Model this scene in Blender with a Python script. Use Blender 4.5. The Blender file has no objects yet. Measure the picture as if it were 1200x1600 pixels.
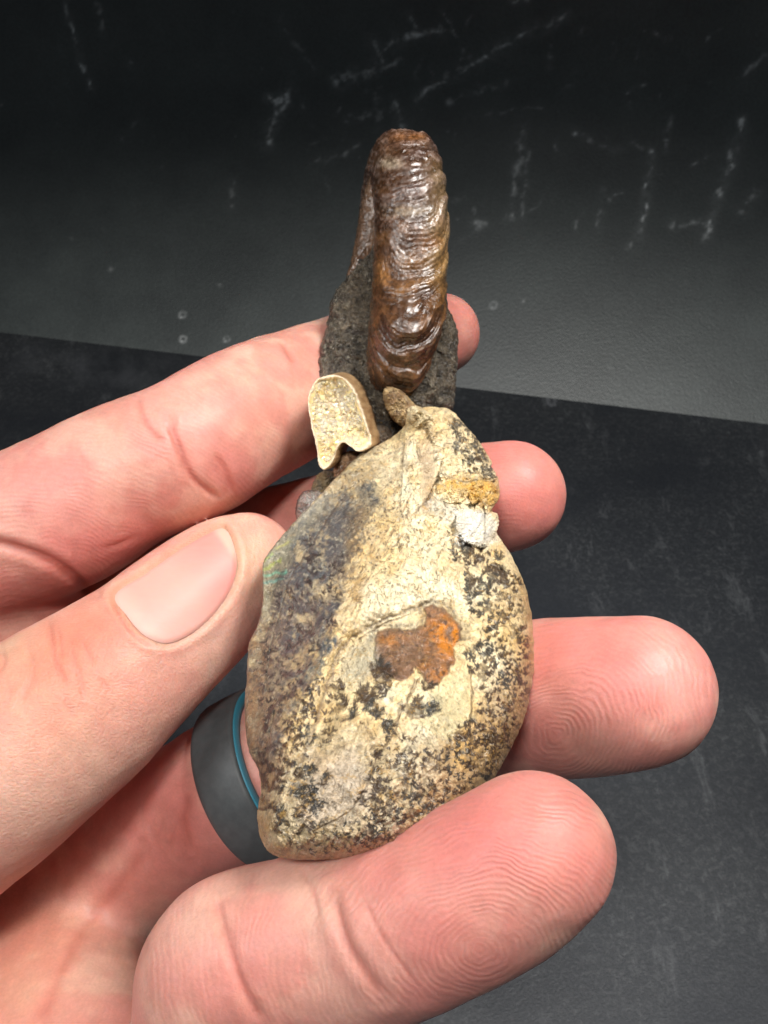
import bpy, math, numpy as np
from mathutils import Vector, Matrix
from mathutils.bvhtree import BVHTree

C = bpy.context.scene
col = C.collection
rng = np.random.default_rng(7)

# ------------------------------------------------------------------ camera
F = 1700.0                       # focal length in photo pixels (1200 x 1600)
PITCH = 40.0
CAM = np.array([0.0, 0.0, 0.24])
cd = bpy.data.cameras.new("camera"); cam = bpy.data.objects.new("camera", cd); col.objects.link(cam)
cd.sensor_fit = 'VERTICAL'; cd.sensor_height = 24.0; cd.sensor_width = 18.0
cd.lens = 24.0 * F / 1600.0
cd.clip_start = 0.01; cd.clip_end = 20
cam.location = CAM; cam.rotation_euler = (math.radians(90 - PITCH), 0, 0)
cd.dof.use_dof = True; cd.dof.focus_distance = 0.120; cd.dof.aperture_fstop = 74
C.camera = cam
_a = math.radians(90 - PITCH)
RX = np.array([[1, 0, 0], [0, math.cos(_a), -math.sin(_a)], [0, math.sin(_a), math.cos(_a)]])

def PC(px, py, d):               # photo pixel + distance in mm -> camera axes, mm
    px = np.asarray(px, float); py = np.asarray(py, float); d = np.asarray(d, float)
    return np.stack([(px - 600) / F * d, (800 - py) / F * d, -d + 0 * px], -1)
def W(c):                        # camera axes mm -> world metres
    return (np.asarray(c, float) * 0.001) @ RX.T + CAM
def PIX(c):                      # camera mm -> photo pixel
    d = -c[..., 2]
    return 600 + c[..., 0] / d * F, 800 - c[..., 1] / d * F

# ------------------------------------------------------------------ world and lamps
wd = bpy.data.worlds.new("World"); C.world = wd; wd.use_nodes = True
wd.node_tree.nodes["Background"].inputs[0].default_value = (0.85, 0.93, 1.0, 1)
wd.node_tree.nodes["Background"].inputs[1].default_value = 0.05
C.view_settings.view_transform = 'Standard'; C.view_settings.look = 'None'
C.view_settings.exposure = 0.10; C.view_settings.gamma = 1.0
def lamp(name, kind, loc, target, power, color=(1, 1, 1), **kw):
    l = bpy.data.lights.new(name, kind); l.energy = power; l.color = color
    for k, v in kw.items(): setattr(l, k, v)
    o = bpy.data.objects.new(name, l); col.objects.link(o); o.location = loc
    o.rotation_euler = (Vector(target) - Vector(loc)).to_track_quat('-Z', 'Y').to_euler()
    return o
lamp("overhead_spot", 'SPOT', (-0.08, -0.22, 0.75), (-0.10, -0.325, 0), 11.0, (1.0, 0.97, 0.93),
     spot_size=math.radians(102.8), spot_blend=0.10, shadow_soft_size=0.055)
lamp("key_panel", 'AREA', (0.20, 0.12, 0.56), (0.015, 0.115, 0.14), 0.17, (1.0, 0.97, 0.93), shape='RECTANGLE', size=0.16, size_y=0.12, spread=math.radians(38))
lamp("left_panel", 'AREA', (-0.45, -0.05, 0.50), (0.0, 0.10, 0.14), 0.10, (0.95, 0.98, 1.0), shape='RECTANGLE', size=0.26, size_y=0.26, spread=math.radians(34))

# ------------------------------------------------------------------ helpers
def mesh_obj(name, verts, faces, mat, parent=None, origin=None, smooth=True, attrs=None, cam_space=True):
    """verts: camera mm (cam_space) or world metres; faces: int array (n,3|4) or list"""
    v = W(verts) if cam_space else np.asarray(verts, float)
    o0 = np.zeros(3)
    if parent is not None: o0 = np.array(parent['_o'])
    elif origin is not None: o0 = np.asarray(origin, float)
    v = v - o0
    me = bpy.data.meshes.new(name)
    if isinstance(faces, np.ndarray):
        n = faces.shape[1]
        me.vertices.add(len(v)); me.vertices.foreach_set("co", v.astype(np.float32).ravel())
        me.loops.add(faces.size); me.loops.foreach_set("vertex_index", faces.astype(np.int32).ravel())
        me.polygons.add(len(faces))
        me.polygons.foreach_set("loop_start", (np.arange(len(faces)) * n).astype(np.int32))
        me.update(calc_edges=True)
    else:
        me.from_pydata([tuple(p) for p in v], [], [tuple(int(i) for i in f) for f in faces]); me.update()
    me.validate()
    me.polygons.foreach_set("use_smooth", np.full(len(me.polygons), smooth))
    for k, a in (attrs or {}).items():
        a = np.asarray(a, np.float32)
        if a.ndim == 2:
            at = me.attributes.new(k, 'FLOAT_COLOR', 'POINT')
            if a.shape[1] == 3: a = np.concatenate([a, np.ones((len(a), 1), np.float32)], 1)
            at.data.foreach_set("color", a.ravel())
        else:
            at = me.attributes.new(k, 'FLOAT', 'POINT'); at.data.foreach_set("value", a)
    me.materials.append(mat)
    o = bpy.data.objects.new(name, me); col.objects.link(o)
    if parent is not None:
        o.parent = parent; o['_o'] = [float(x) for x in o0]
    else:
        o.location = o0; o['_o'] = [float(x) for x in o0]
    return o
def thing(name, label, cat, loc):
    o = bpy.data.objects.new(name, None); col.objects.link(o); o.location = loc
    o.empty_display_size = 0.01
    o['label'] = label; o['category'] = cat; o['_o'] = [float(x) for x in loc]
    return o

def ss(a, b, x):
    t = np.clip((x - a) / (b - a), 0, 1); return t * t * (3 - 2 * t)
_T2 = rng.random((256, 256)).astype(np.float32)
def vn2(x, y):                   # value noise 0..1
    xi = np.floor(x).astype(int); yi = np.floor(y).astype(int); fx = x - xi; fy = y - yi
    fx = fx * fx * (3 - 2 * fx); fy = fy * fy * (3 - 2 * fy)
    a = _T2[xi & 255, yi & 255]; b = _T2[(xi + 1) & 255, yi & 255]; c = _T2[xi & 255, (yi + 1) & 255]; d = _T2[(xi + 1) & 255, (yi + 1) & 255]
    return (a * (1 - fx) + b * fx) * (1 - fy) + (c * (1 - fx) + d * fx) * fy
def fb2(x, y, s, o=4, off=0.0):  # fbm -1..1 with feature size s
    t = 0; a = 1.0; n = 0; f = 1.0 / s
    for i in range(o):
        t = t + a * (vn2(x * f + 17.3 * i + off, y * f + 9.1 * i + off * 1.7) * 2 - 1); n += a; a *= 0.5; f *= 2.03
    return t / n
_T3 = rng.random((64, 64, 64)).astype(np.float32)
def vn3(p):
    i = np.floor(p).astype(int); f = p - i; f = f * f * (3 - 2 * f); r = 0
    for dx in (0, 1):
        for dy in (0, 1):
            for dz in (0, 1):
                w = (f[:, 0] if dx else 1 - f[:, 0]) * (f[:, 1] if dy else 1 - f[:, 1]) * (f[:, 2] if dz else 1 - f[:, 2])
                r = r + w * _T3[(i[:, 0] + dx) & 63, (i[:, 1] + dy) & 63, (i[:, 2] + dz) & 63]
    return r
def fb3(p, s, o=4, off=0.0):
    t = 0; a = 1.0; n = 0; q = p / s + off
    for k in range(o):
        t = t + a * (vn3(q + 7.7 * k) * 2 - 1); n += a; a *= 0.5; q = q * 2.03
    return t / n
def spline(pts, n, closed=False):
    p = np.asarray(pts, float); m = len(p)
    if closed: idx = np.arange(-1, m + 2) % m; q = p[idx]; segs = m
    else: q = np.vstack([2 * p[0] - p[1], p, 2 * p[-1] - p[-2]]); segs = m - 1
    out = []
    for i in range(segs):
        a, b, c, d = q[i:i + 4]; t = np.linspace(0, 1, 24, endpoint=False)[:, None]
        out.append(0.5 * ((2 * b) + (-a + c) * t + (2 * a - 5 * b + 4 * c - d) * t ** 2 + (-a + 3 * b - 3 * c + d) * t ** 3))
    out = np.vstack(out)
    out = np.vstack([out, out[:1] if closed else p[-1:]])
    L = np.r_[0, np.cumsum(np.linalg.norm(np.diff(out[:, :2], axis=0), axis=1))]
    s = np.linspace(0, L[-1], n + 1 if closed else n)
    r = np.stack([np.interp(s, L, out[:, k]) for k in range(out.shape[1])], 1)
    return r[:-1] if closed else r
def poly_sd(X, Y, poly):         # signed distance to polygon, negative inside
    p = np.asarray(poly, float); d2 = np.full(X.shape, 1e9); ins = np.zeros(X.shape, bool)
    for i in range(len(p)):
        a = p[i]; b = p[(i + 1) % len(p)]; e = b - a
        t = np.clip(((X - a[0]) * e[0] + (Y - a[1]) * e[1]) / (e @ e + 1e-9), 0, 1)
        d2 = np.minimum(d2, (X - a[0] - t * e[0]) ** 2 + (Y - a[1] - t * e[1]) ** 2)
        c = ((a[1] > Y) != (b[1] > Y))
        with np.errstate(divide='ignore', invalid='ignore'):
            xc = (b[0] - a[0]) * (Y - a[1]) / (b[1] - a[1] + 1e-12) + a[0]
        ins ^= c & (X < xc)
    d = np.sqrt(d2); return np.where(ins, -d, d)
def line_d(X, Y, pts):           # distance to polyline
    p = np.asarray(pts, float); d2 = np.full(X.shape, 1e9)
    for a, b in zip(p[:-1], p[1:]):
        e = b - a; t = np.clip(((X - a[0]) * e[0] + (Y - a[1]) * e[1]) / (e @ e + 1e-9), 0, 1)
        d2 = np.minimum(d2, (X - a[0] - t * e[0]) ** 2 + (Y - a[1] - t * e[1]) ** 2)
    return np.sqrt(d2)
def mixc(c, m, new):             # blend colour layer
    return c * (1 - m[..., None]) + np.asarray(new, float) * m[..., None]
def samp(img, X, Y, x0, y0, sc): # bilinear sample of canvas
    u = np.clip((X - x0) * sc, 0, img.shape[1] - 1.001); v = np.clip((Y - y0) * sc, 0, img.shape[0] - 1.001)
    i = v.astype(int); j = u.astype(int); fv = v - i; fu = u - j
    if img.ndim == 3: fv = fv[..., None]; fu = fu[..., None]
    return (img[i, j] * (1 - fu) + img[i, j + 1] * fu) * (1 - fv) + (img[i + 1, j] * (1 - fu) + img[i + 1, j + 1] * fu) * fv

class Mat:
    def __init__(s, name):
        s.m = bpy.data.materials.new(name); s.m.use_nodes = True; s.t = s.m.node_tree; s.n = s.t.nodes
        s.b = s.n["Principled BSDF"]
    def node(s, typ, **kw):
        x = s.n.new(typ)
        for k, v in kw.items(): setattr(x, k, v)
        return x
    def link(s, a, b): s.t.links.new(a, b)
    def set(s, **kw):
        for k, v in kw.items():
            s.b.inputs[k.replace('_', ' ')].default_value = v
    def attr(s, name, color=False):
        x = s.node('ShaderNodeAttribute', attribute_name=name); return x.outputs['Color' if color else 'Fac']
    def pos(s):
        return s.node('ShaderNodeTexCoord').outputs['Object']
    def mapping(s, scale, rot=(0, 0, 0)):
        m = s.node('ShaderNodeMapping'); m.inputs['Scale'].default_value = scale; m.inputs['Rotation'].default_value = rot
        s.link(s.pos(), m.inputs['Vector']); return m.outputs['Vector']
    def noise(s, scale, detail=4, rough=0.6, vec=None, dist=0.0):
        x = s.node('ShaderNodeTexNoise'); x.inputs['Scale'].default_value = scale; x.inputs['Detail'].default_value = detail
        x.inputs['Roughness'].default_value = rough; x.inputs['Distortion'].default_value = dist
        s.link(vec if vec is not None else s.pos(), x.inputs['Vector']); return x.outputs['Fac']
    def voro(s, scale, feature='F1', vec=None, out='Distance'):
        x = s.node('ShaderNodeTexVoronoi', feature=feature); x.inputs['Scale'].default_value = scale
        s.link(vec if vec is not None else s.pos(), x.inputs['Vector']); return x.outputs[out]
    def math(s, op, a, b=None, c=None):
        x = s.node('ShaderNodeMath', operation=op)
        for i, v in enumerate((a, b, c)):
            if v is None: continue
            if isinstance(v, (int, float)): x.inputs[i].default_value = v
            else: s.link(v, x.inputs[i])
        return x.outputs[0]
    def rng(s, v, a, b, c, d):
        x = s.node('ShaderNodeMapRange'); s.link(v, x.inputs['Value'])
        for k, q in zip(('From Min', 'From Max', 'To Min', 'To Max'), (a, b, c, d)): x.inputs[k].default_value = q
        return x.outputs['Result']
    def mix(s, f, a, b, blend='MIX'):
        x = s.node('ShaderNodeMix', data_type='RGBA', blend_type=blend)
        if isinstance(f, (int, float)): x.inputs[0].default_value = f
        else: s.link(f, x.inputs[0])
        for i, v in ((6, a), (7, b)):
            if isinstance(v, tuple): x.inputs[i].default_value = (*v[:3], 1)
            else: s.link(v, x.inputs[i])
        return x.outputs[2]
    def mulv(s, colr, fac):      # colour * scalar
        x = s.node('ShaderNodeVectorMath', operation='SCALE'); s.link(colr, x.inputs[0]); s.link(fac, x.inputs['Scale']); return x.outputs[0]
    def bump(s, h, dist, strength=1.0, prev=None):
        x = s.node('ShaderNodeBump'); x.inputs['Distance'].default_value = dist; x.inputs['Strength'].default_value = strength
        s.link(h, x.inputs['Height'])
        if prev is not None: s.link(prev, x.inputs['Normal'])
        return x.outputs['Normal']

def grid_faces(n, m, wrap_n=True, off=0):     # m rings of n verts
    i = np.arange(n if wrap_n else n - 1); j = np.arange(m - 1)
    I, J = np.meshgrid(i, j); I2 = (I + 1) % n
    return (np.stack([J * n + I, J * n + I2, (J + 1) * n + I2, (J + 1) * n + I], -1).reshape(-1, 4) + off)

def inflate(outline, center, dplane, T, nout=400, mf=120, mb=16, pw=0.9, height=None, jit=0.0, jits=8.0, Tb=None, plane_pix=None):
    """closed solid whose silhouette is the outline: front and back domes. returns verts(cam mm), faces, px, py, front mask"""
    o = spline(outline, nout, closed=True)
    if jit:
        th = np.linspace(0, 2 * np.pi, nout, endpoint=False); R = nout * 0.35
        o = o + jit * np.stack([fb2(R * np.cos(th), R * np.sin(th), jits, 3, 3.1), fb2(R * np.cos(th), R * np.sin(th), jits, 3, 8.7)], 1)
    c = np.asarray(center, float); Tb = T if Tb is None else Tb
    sf = np.linspace(0.004, np.pi / 2, mf); sb = np.linspace(np.pi / 2, 0.02, mb + 1)[1:]
    s = np.r_[sf, sb]; front = np.r_[np.ones(mf), -np.ones(mb)]
    rho = np.sin(s); cs = np.cos(s)
    px = c[0] + rho[:, None] * (o[None, :, 0] - c[0]); py = c[1] + rho[:, None] * (o[None, :, 1] - c[1])
    prof = np.clip(cs, 0, 1)[:, None] ** pw
    base = dplane(px, py)
    Tm = np.where(front[:, None] > 0, T, Tb)
    d = base - front[:, None] * Tm * prof
    if height is not None:
        fade = ss(0.0, 0.30, np.clip(cs, 0, 1))[:, None] * (front[:, None] > 0)
        d = d - height(px, py) * fade
    v = PC(px, py, d).reshape(-1, 3); px = px.ravel(); py = py.ravel()
    M = mf + mb
    f = grid_faces(nout, M)[:, ::-1]
    # caps
    v = np.vstack([v, v[:nout].mean(0), v[-nout:].mean(0)])
    px = np.r_[px, c[0], c[0]]; py = np.r_[py, c[1], c[1]]
    k = len(v) - 2; i = np.arange(nout); i2 = (i + 1) % nout
    capf = np.stack([np.full(nout, k), i, i2, i2], 1)
    last = (M - 1) * nout
    capb = np.stack([np.full(nout, k + 1), last + i2, last + i, last + i], 1)
    fr = np.r_[np.repeat(front, nout), 1, -1]
    tri = np.vstack([f[:, [0, 1, 2]], f[:, [0, 2, 3]], capf[:, [0, 2, 1]], capb[:, [0, 2, 1]]])
    return v, tri, px, py, fr

def inflate_sq(outline, c, dplane, T, N, height, jit, jits, Tb, pw=1.0, mb=20):
    P = 4 * (N - 1); o = spline(outline, P, closed=True); th = np.linspace(0, 2 * np.pi, P, endpoint=False); R = 480
    o = o + jit * np.stack([fb2(R * np.cos(th), R * np.sin(th), jits, 4, 3.1), fb2(R * np.cos(th), R * np.sin(th), jits, 4, 8.7)], 1)
    g = np.linspace(-1, 1, N); U, V = np.meshgrid(g, g); r = np.maximum(np.abs(U), np.abs(V)); rs = np.where(r == 0, 1, r); a = U / rs; b = V / rs
    t = np.select([(b <= -1 + 1e-9), (a >= 1 - 1e-9), (b >= 1 - 1e-9)], [(a + 1) / 2, 1 + (b + 1) / 2, 2 + (1 - a) / 2], 3 + (1 - b) / 2) / 4 % 1
    k = t * P; i0 = np.floor(k + 1e-6).astype(int); fr_ = np.clip(k - i0, 0, 1)[..., None]; q = o[i0 % P] * (1 - fr_) + o[(i0 + 1) % P] * fr_
    c = np.asarray(c, float); rho = np.sin(r * np.pi / 2); cs = np.clip(np.cos(r * np.pi / 2), 0, 1)
    px = c[0] + rho * (q[..., 0] - c[0]); py = c[1] + rho * (q[..., 1] - c[1])
    d = dplane(px, py) - T * cs ** pw - height(px, py) * ss(0, .48, cs)
    v = PC(px, py, d).reshape(-1, 3); idx = np.arange(N * N).reshape(N, N)
    per = np.r_[idx[0, :-1], idx[:-1, -1], idx[-1, :0:-1], idx[:0:-1, 0]]
    A_, B_, C_, D_ = idx[:-1, :-1].ravel(), idx[:-1, 1:].ravel(), idx[1:, 1:].ravel(), idx[1:, :-1].ravel()
    f = [np.stack([A_, C_, B_], 1), np.stack([A_, D_, C_], 1)]
    vs_ = [v]; prev = per; base = N * N; X = [px.ravel()]; Y = [py.ravel()]
    for s_ in np.linspace(0, np.pi / 2, mb)[1:]:
        rr_ = max(np.cos(s_), .01); bx_ = c[0] + rr_ * (o[:, 0] - c[0]); by_ = c[1] + rr_ * (o[:, 1] - c[1])
        vs_.append(PC(bx_, by_, dplane(bx_, by_) + Tb * np.sin(s_))); X.append(bx_); Y.append(by_)
        cur = base + np.arange(P); base += P; p2 = np.roll(prev, -1); c2 = np.roll(cur, -1)
        f += [np.stack([prev, p2, c2], 1), np.stack([prev, c2, cur], 1)]; prev = cur
    vs_.append(vs_[-1].mean(0)[None]); X.append(c[:1]); Y.append(c[1:]); f.append(np.stack([prev, np.roll(prev, -1), np.full(P, base)], 1))
    v = np.vstack(vs_); f = np.vstack(f); n = vnormals(v, f)
    if n[idx[N // 2, N // 2]] @ v[idx[N // 2, N // 2]] > 0: f = f[:, ::-1]
    return v, f, np.concatenate(X), np.concatenate(Y)

def vnormals(v, f):
    a = v[f[:, 0]]; n = np.cross(v[f[:, 1]] - a, v[f[:, 2]] - a); N = np.zeros_like(v)
    for k in range(f.shape[1]):
        for ax in range(3): N[:, ax] += np.bincount(f[:, k], n[:, ax], len(v))
    return N / (np.linalg.norm(N, axis=1, keepdims=True) + 1e-12)

# ------------------------------------------------------------------ setting: table and wall
def tabletop_hit(px, py):
    c = np.array([(px - 600) / F, (800 - py) / F, -1.0]); w = RX @ c; t = -CAM[2] / w[2]; return CAM + t * w
A = tabletop_hit(0, 513); B = tabletop_hit(1200, 656)
wdir = (B - A) / np.linalg.norm(B - A)
def pix_world(p):
    c = (p - CAM) @ RX; d = -c[..., 2]
    return 600 + c[..., 0] / d * F, 800 - c[..., 1] / d * F

# scratches painted as wear, bubble glints as pale colour, on the board (own shapes, thin)
SX, SY = 1280, 760               # canvas over photo x -40..1240, y -40..720
wear_glints = np.zeros((SY, SX), np.float32)
gy, gx = np.mgrid[0:SY, 0:SX]; gx = gx - 40.0; gy = gy - 40.0
def scr(pts, w, a, rough=0.6):
    global wear_glints
    p = np.array(pts)
    j0, j1 = np.clip([p[:, 0].min() - 14, p[:, 0].max() + 95], 0, SX).astype(int); i0, i1 = np.clip([p[:, 1].min() - 14, p[:, 1].max() + 95], 0, SY).astype(int)
    j0 = max(j0 + 10, 0); i0 = max(i0 + 10, 0); m = (slice(i0, i1), slice(j0, j1)); gX, gY = gx[m], gy[m]
    if gX.size == 0: return
    d = line_d(gX + 9 * fb2(gX, gY, 26, 4, w), gY + 9 * fb2(gX, gY, 26, 4, w + 5), pts)
    br = np.clip(0.45 + 2.2 * fb2(gX, gY, 9, 4, a), 0, 1.15); wd_ = .8 * w * np.clip(.75 + 1.6 * fb2(gX, gY, 16, 2, a + 3), .25, 1.6)
    wear_glints[m] = np.maximum(wear_glints[m], 1.35 * a * (.8 * np.exp(-(d / wd_) ** 2) * br + .07 * np.exp(-(d / (2.6 * w)) ** 2)))
scr([(104, 0), (112, 50), (128, 95), (142, 142)], 3.0, .5); scr([(152, 5), (160, 50)], 3, .22)
scr([(418, 222), (422, 200), (432, 180), (446, 160)], 5, .62); scr([(418, 150), (440, 160), (452, 140)], 4.0, .85); scr([(425, 190), (436, 155)], 4, .7)
scr([(530, 128), (575, 108), (600, 75), (645, 55), (690, 50)], 6, .42); scr([(585, 70), (598, 92)], 6, .5); scr([(560, 130), (620, 95)], 4, .25)
scr([(640, 25), (650, 45)], 4, .4); scr([(690, 15), (718, 60), (722, 90)], 3, .22)
scr([(655, 150), (700, 125), (760, 90), (830, 50), (885, 25)], 4, .5); scr([(690, 120), (770, 85), (800, 70)], 6, .3)
scr([(620, 155), (628, 180), (626, 206)], 5, .5); scr([(588, 150), (592, 195)], 5, .22); scr([(540, 190), (610, 170)], 4, .2)
scr([(440, 30), (470, 80), (487, 108)], 5, .16); scr([(495, 255), (560, 225)], 4, .2); scr([(700, 160), (790, 130)], 4, .22)
scr([(815, 190), (812, 250), (802, 305), (800, 348)], 6, .30); scr([(822, 240), (815, 345)], 3.5, .26)
scr([(900, 205), (930, 220), (972, 236)], 3.0, .42); scr([(985, 225), (1005, 236)], 3, .25)
scr([(1020, 238), (1012, 290), (1000, 362)], 4.0, .62); scr([(1046, 185), (1036, 225)], 3, .3)
scr([(1160, 190), (1150, 230), (1128, 290), (1104, 372)], 4.0, .60); scr([(1185, 300), (1160, 330)], 5, .22)
scr([(940, 300), (938, 350)], 4, .2); scr([(1055, 350), (1110, 350)], 4, .3); scr([(1195, 90), (1165, 120)], 4, .25)
scr([(1020, 55), (1045, 60)], 3, .35); scr([(740, 350), (758, 352)], 4, .25); scr([(362, 280), (364, 320)], 4, .13)
scr([(190, 215), (215, 185)], 4, .12); scr([(200, 100), (204, 101)], 3, .35); scr([(740, 180), (850, 170)], 4, .15); scr([(820, 0), (800, 3)], 3, .5)
for _ in range(46):
    x = rng.uniform(380, 1220); y = rng.uniform(0, 380); L = rng.uniform(5, 34); an = rng.choice([rng.normal(1.6, .2), rng.normal(-0.5, .4)])
    scr([(x, y), (x + L * math.cos(an), y + L * math.sin(an))], rng.uniform(1.3, 3.5), rng.uniform(.06, .24))
for _ in range(70):
    x = rng.uniform(0, 1220); y = rng.uniform(0, 600); scr([(x, y), (x + 1, y + 1)], rng.uniform(.9, 1.8), rng.uniform(.06, .3))
for (x, y, r) in ((771, 477, 5), (285, 492, 5), (286, 530, 5), (354, 530, 4), (862, 628, 6)):
    d = np.hypot(gx - x, gy - y); wear_glints = np.maximum(wear_glints, .30 * np.exp(-((d - r) / 1.5) ** 2) + .35 * np.exp(-(np.hypot(gx - x + 2, gy - y - 3) / 1.6) ** 2))  # glossy bubbles: pale ring and off-centre glint painted in
for (x, y, w, a) in ((140, 575, 28, .12), (200, 590, 26, .10), (60, 560, 30, .07), (260, 565, 20, .07)):
    wear_glints = np.maximum(wear_glints, a * np.exp(-((gx - x) ** 2 / (w * 2.2) ** 2 + (gy - y) ** 2 / w ** 2)) * np.clip(.6 + fb2(gx, gy, 18, 3), 0, 1.4))

def sheet(name, org, ua, va, us, vs, mat, curve=None):
    U, V = np.meshgrid(us, vs)
    if curve is None: p = org + U[..., None] * ua + V[..., None] * va
    else: p = org + U[..., None] * ua + curve[0][:, None, None] * va + curve[1][:, None, None] * np.array([0, 0, 1.0])
    p = p.reshape(-1, 3)
    x, y = pix_world(p); front = (((p - CAM) @ RX)[:, 2] < -0.02)
    a = np.where(front & (x > -38) & (x < 1238) & (y > -38) & (y < 715), samp(wear_glints, x, y, -40, -40, 1), 0)
    o = mesh_obj(name, p, grid_faces(len(us), len(vs), False), mat, cam_space=False, attrs={'wear_glints': a})
    o['kind'] = 'structure'; return o
m = Mat("black_board")
nz = m.noise(26, 5, .6); fine = m.noise(900, 3, .7); grit = m.noise(240, 4, .65)
basec = m.mix(m.rng(nz, .35, .7, 0, 1), (.075, .089, .089), (.120, .142, .138))
basec = m.mulv(basec, m.rng(fine, .3, .7, .8, 1.2))
cc = m.mix(m.math('MULTIPLY', m.attr('wear_glints'), m.rng(grit, .34, .60, .3, 2.2)), basec, (.88, .92, .92))
m.link(cc, m.b.inputs['Base Color']); m.set(Roughness=.40, Specular_IOR_Level=1.0)
m.link(m.bump(fine, .0002, .5), m.b.inputs['Normal']); MWALL = m.m
m = Mat("black_tabletop")
big = m.noise(16, 4, .6); speck = m.noise(1300, 3, .75); fleck = m.voro(330)
fib = m.noise(520, 6, .8, None, .7); fi2 = m.noise(110, 5, .75, m.mapping((1, .35, 1), (0, 0, .6)), .5); bg = m.rng(big, .38, .6, .15, 1)
tb = m.mix(m.rng(big, .35, .65, 0, 1), (.032, .036, .044), (.048, .052, .058))
tb = m.mix(m.math('MULTIPLY', m.rng(fib, .48, .66, 0, .38), bg), tb, (.20, .21, .215))
tb = m.mix(m.math('MULTIPLY', m.rng(fi2, .56, .68, 0, .42), bg), tb, (.22, .23, .24))
tb = m.mulv(tb, m.rng(speck, .28, .72, .70, 1.3))
tb = m.mix(m.rng(fleck, .02, .06, .25, 0), tb, (.18, .19, .20))
tb = m.mix(m.attr('wear_glints'), tb, (.5, .52, .56))
m.link(tb, m.b.inputs['Base Color']); m.set(Roughness=.5); m.link(m.bump(speck, .0003, .5), m.b.inputs['Normal']); MTAB = m.m
ext = np.array([-1.6, -1.0, -.7, -.5]); 
us = np.r_[-1.2, -.8, -.5, np.linspace(-.26, .26, 640) , .5, .8, 1.2] + np.linalg.norm(B - A) / 2
vs = np.r_[-.02, np.linspace(0, .16, 260), .2, .3, .45, .7]
wn = np.array([wdir[1], -wdir[0], 0])     # towards the camera
# the board bows back from the table edge and then stands upright
fs = np.linspace(-.01, 1.0, 2000); slope = np.radians(40 + 50 * ss(.075, .19, fs)); ds = fs[1] - fs[0]
bk = np.cumsum(np.cos(slope)) * ds; up_ = np.cumsum(np.sin(slope)) * ds; bk -= np.interp(0, fs, bk); up_ -= np.interp(0, fs, up_)
vs = np.r_[-.01, np.linspace(0, .22, 300), .26, .35, .5, .8]
sheet('wall', A, wdir, -wn, us, vs, MWALL, (np.interp(vs, fs, bk), np.interp(vs, fs, up_)))
vs2 = np.r_[0.003, np.linspace(.004, .11, 130), .16, .25, .4, .8]
us2 = np.r_[-1.2, -.8, -.5, np.linspace(-.26, .26, 420), .5, .8, 1.2] + np.linalg.norm(B - A) / 2
sheet('tabletop', A, wdir, wn, us2, vs2, MTAB)

# ------------------------------------------------------------------ hand: one continuous surface from a distance field
H = .62
lo = np.array([-122.0, -118.0, -222.0]); hi = np.array([58.0, 52.0, -84.0])
NG = np.ceil((hi - lo) / H).astype(int) + 1
ax = [lo[k] + H * np.arange(NG[k]) for k in range(3)]
def chain(nodes, sub=9, k=None):
    nd = np.array([list(PC(a, b, d)) + [r] for a, b, d, r in nodes])
    q = np.vstack([2 * nd[0] - nd[1], nd, 2 * nd[-1] - nd[-2]]); out = []
    for i in range(len(nd) - 1):
        a, b, c, d = q[i:i + 4]; t = np.linspace(0, 1, sub, endpoint=False)[:, None]
        out.append(0.5 * ((2 * b) + (-a + c) * t + (2 * a - 5 * b + 4 * c - d) * t ** 2 + (-a + 3 * b - 3 * c + d) * t ** 3))
    return np.vstack(out + [nd[-1:]])
def field(path, pad=7.0):
    G = np.full(NG, 30.0, np.float32)
    for a, b in zip(path[:-1], path[1:]):
        R = max(a[3], b[3]) + pad
        l = np.minimum(a[:3], b[:3]) - R; h = np.maximum(a[:3], b[:3]) + R
        i0 = np.clip(np.floor((l - lo) / H).astype(int), 0, NG); i1 = np.clip(np.ceil((h - lo) / H).astype(int) + 1, 0, NG)
        if (i1 <= i0).any(): continue
        sl = tuple(slice(x, y) for x, y in zip(i0, i1))
        X = ax[0][sl[0]][:, None, None].astype(np.float32); Y = ax[1][sl[1]][None, :, None].astype(np.float32); Z = ax[2][sl[2]][None, None, :].astype(np.float32)
        e = (b - a)[:3]; L2 = float(e @ e) + 1e-9
        t = np.clip(((X - a[0]) * e[0] + (Y - a[1]) * e[1] + (Z - a[2]) * e[2]) / L2, 0, 1)
        d = np.sqrt((X - a[0] - t * e[0]) ** 2 + (Y - a[1] - t * e[1]) ** 2 + (Z - a[2] - t * e[2]) ** 2) - (a[3] + t * (b[3] - a[3]))
        G[sl] = np.minimum(G[sl], d)
    return G
def smin(a, b, k):
    h = np.maximum(k - np.abs(a - b), 0) / k
    return np.minimum(a, b) - h * h * k * 0.25
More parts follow.
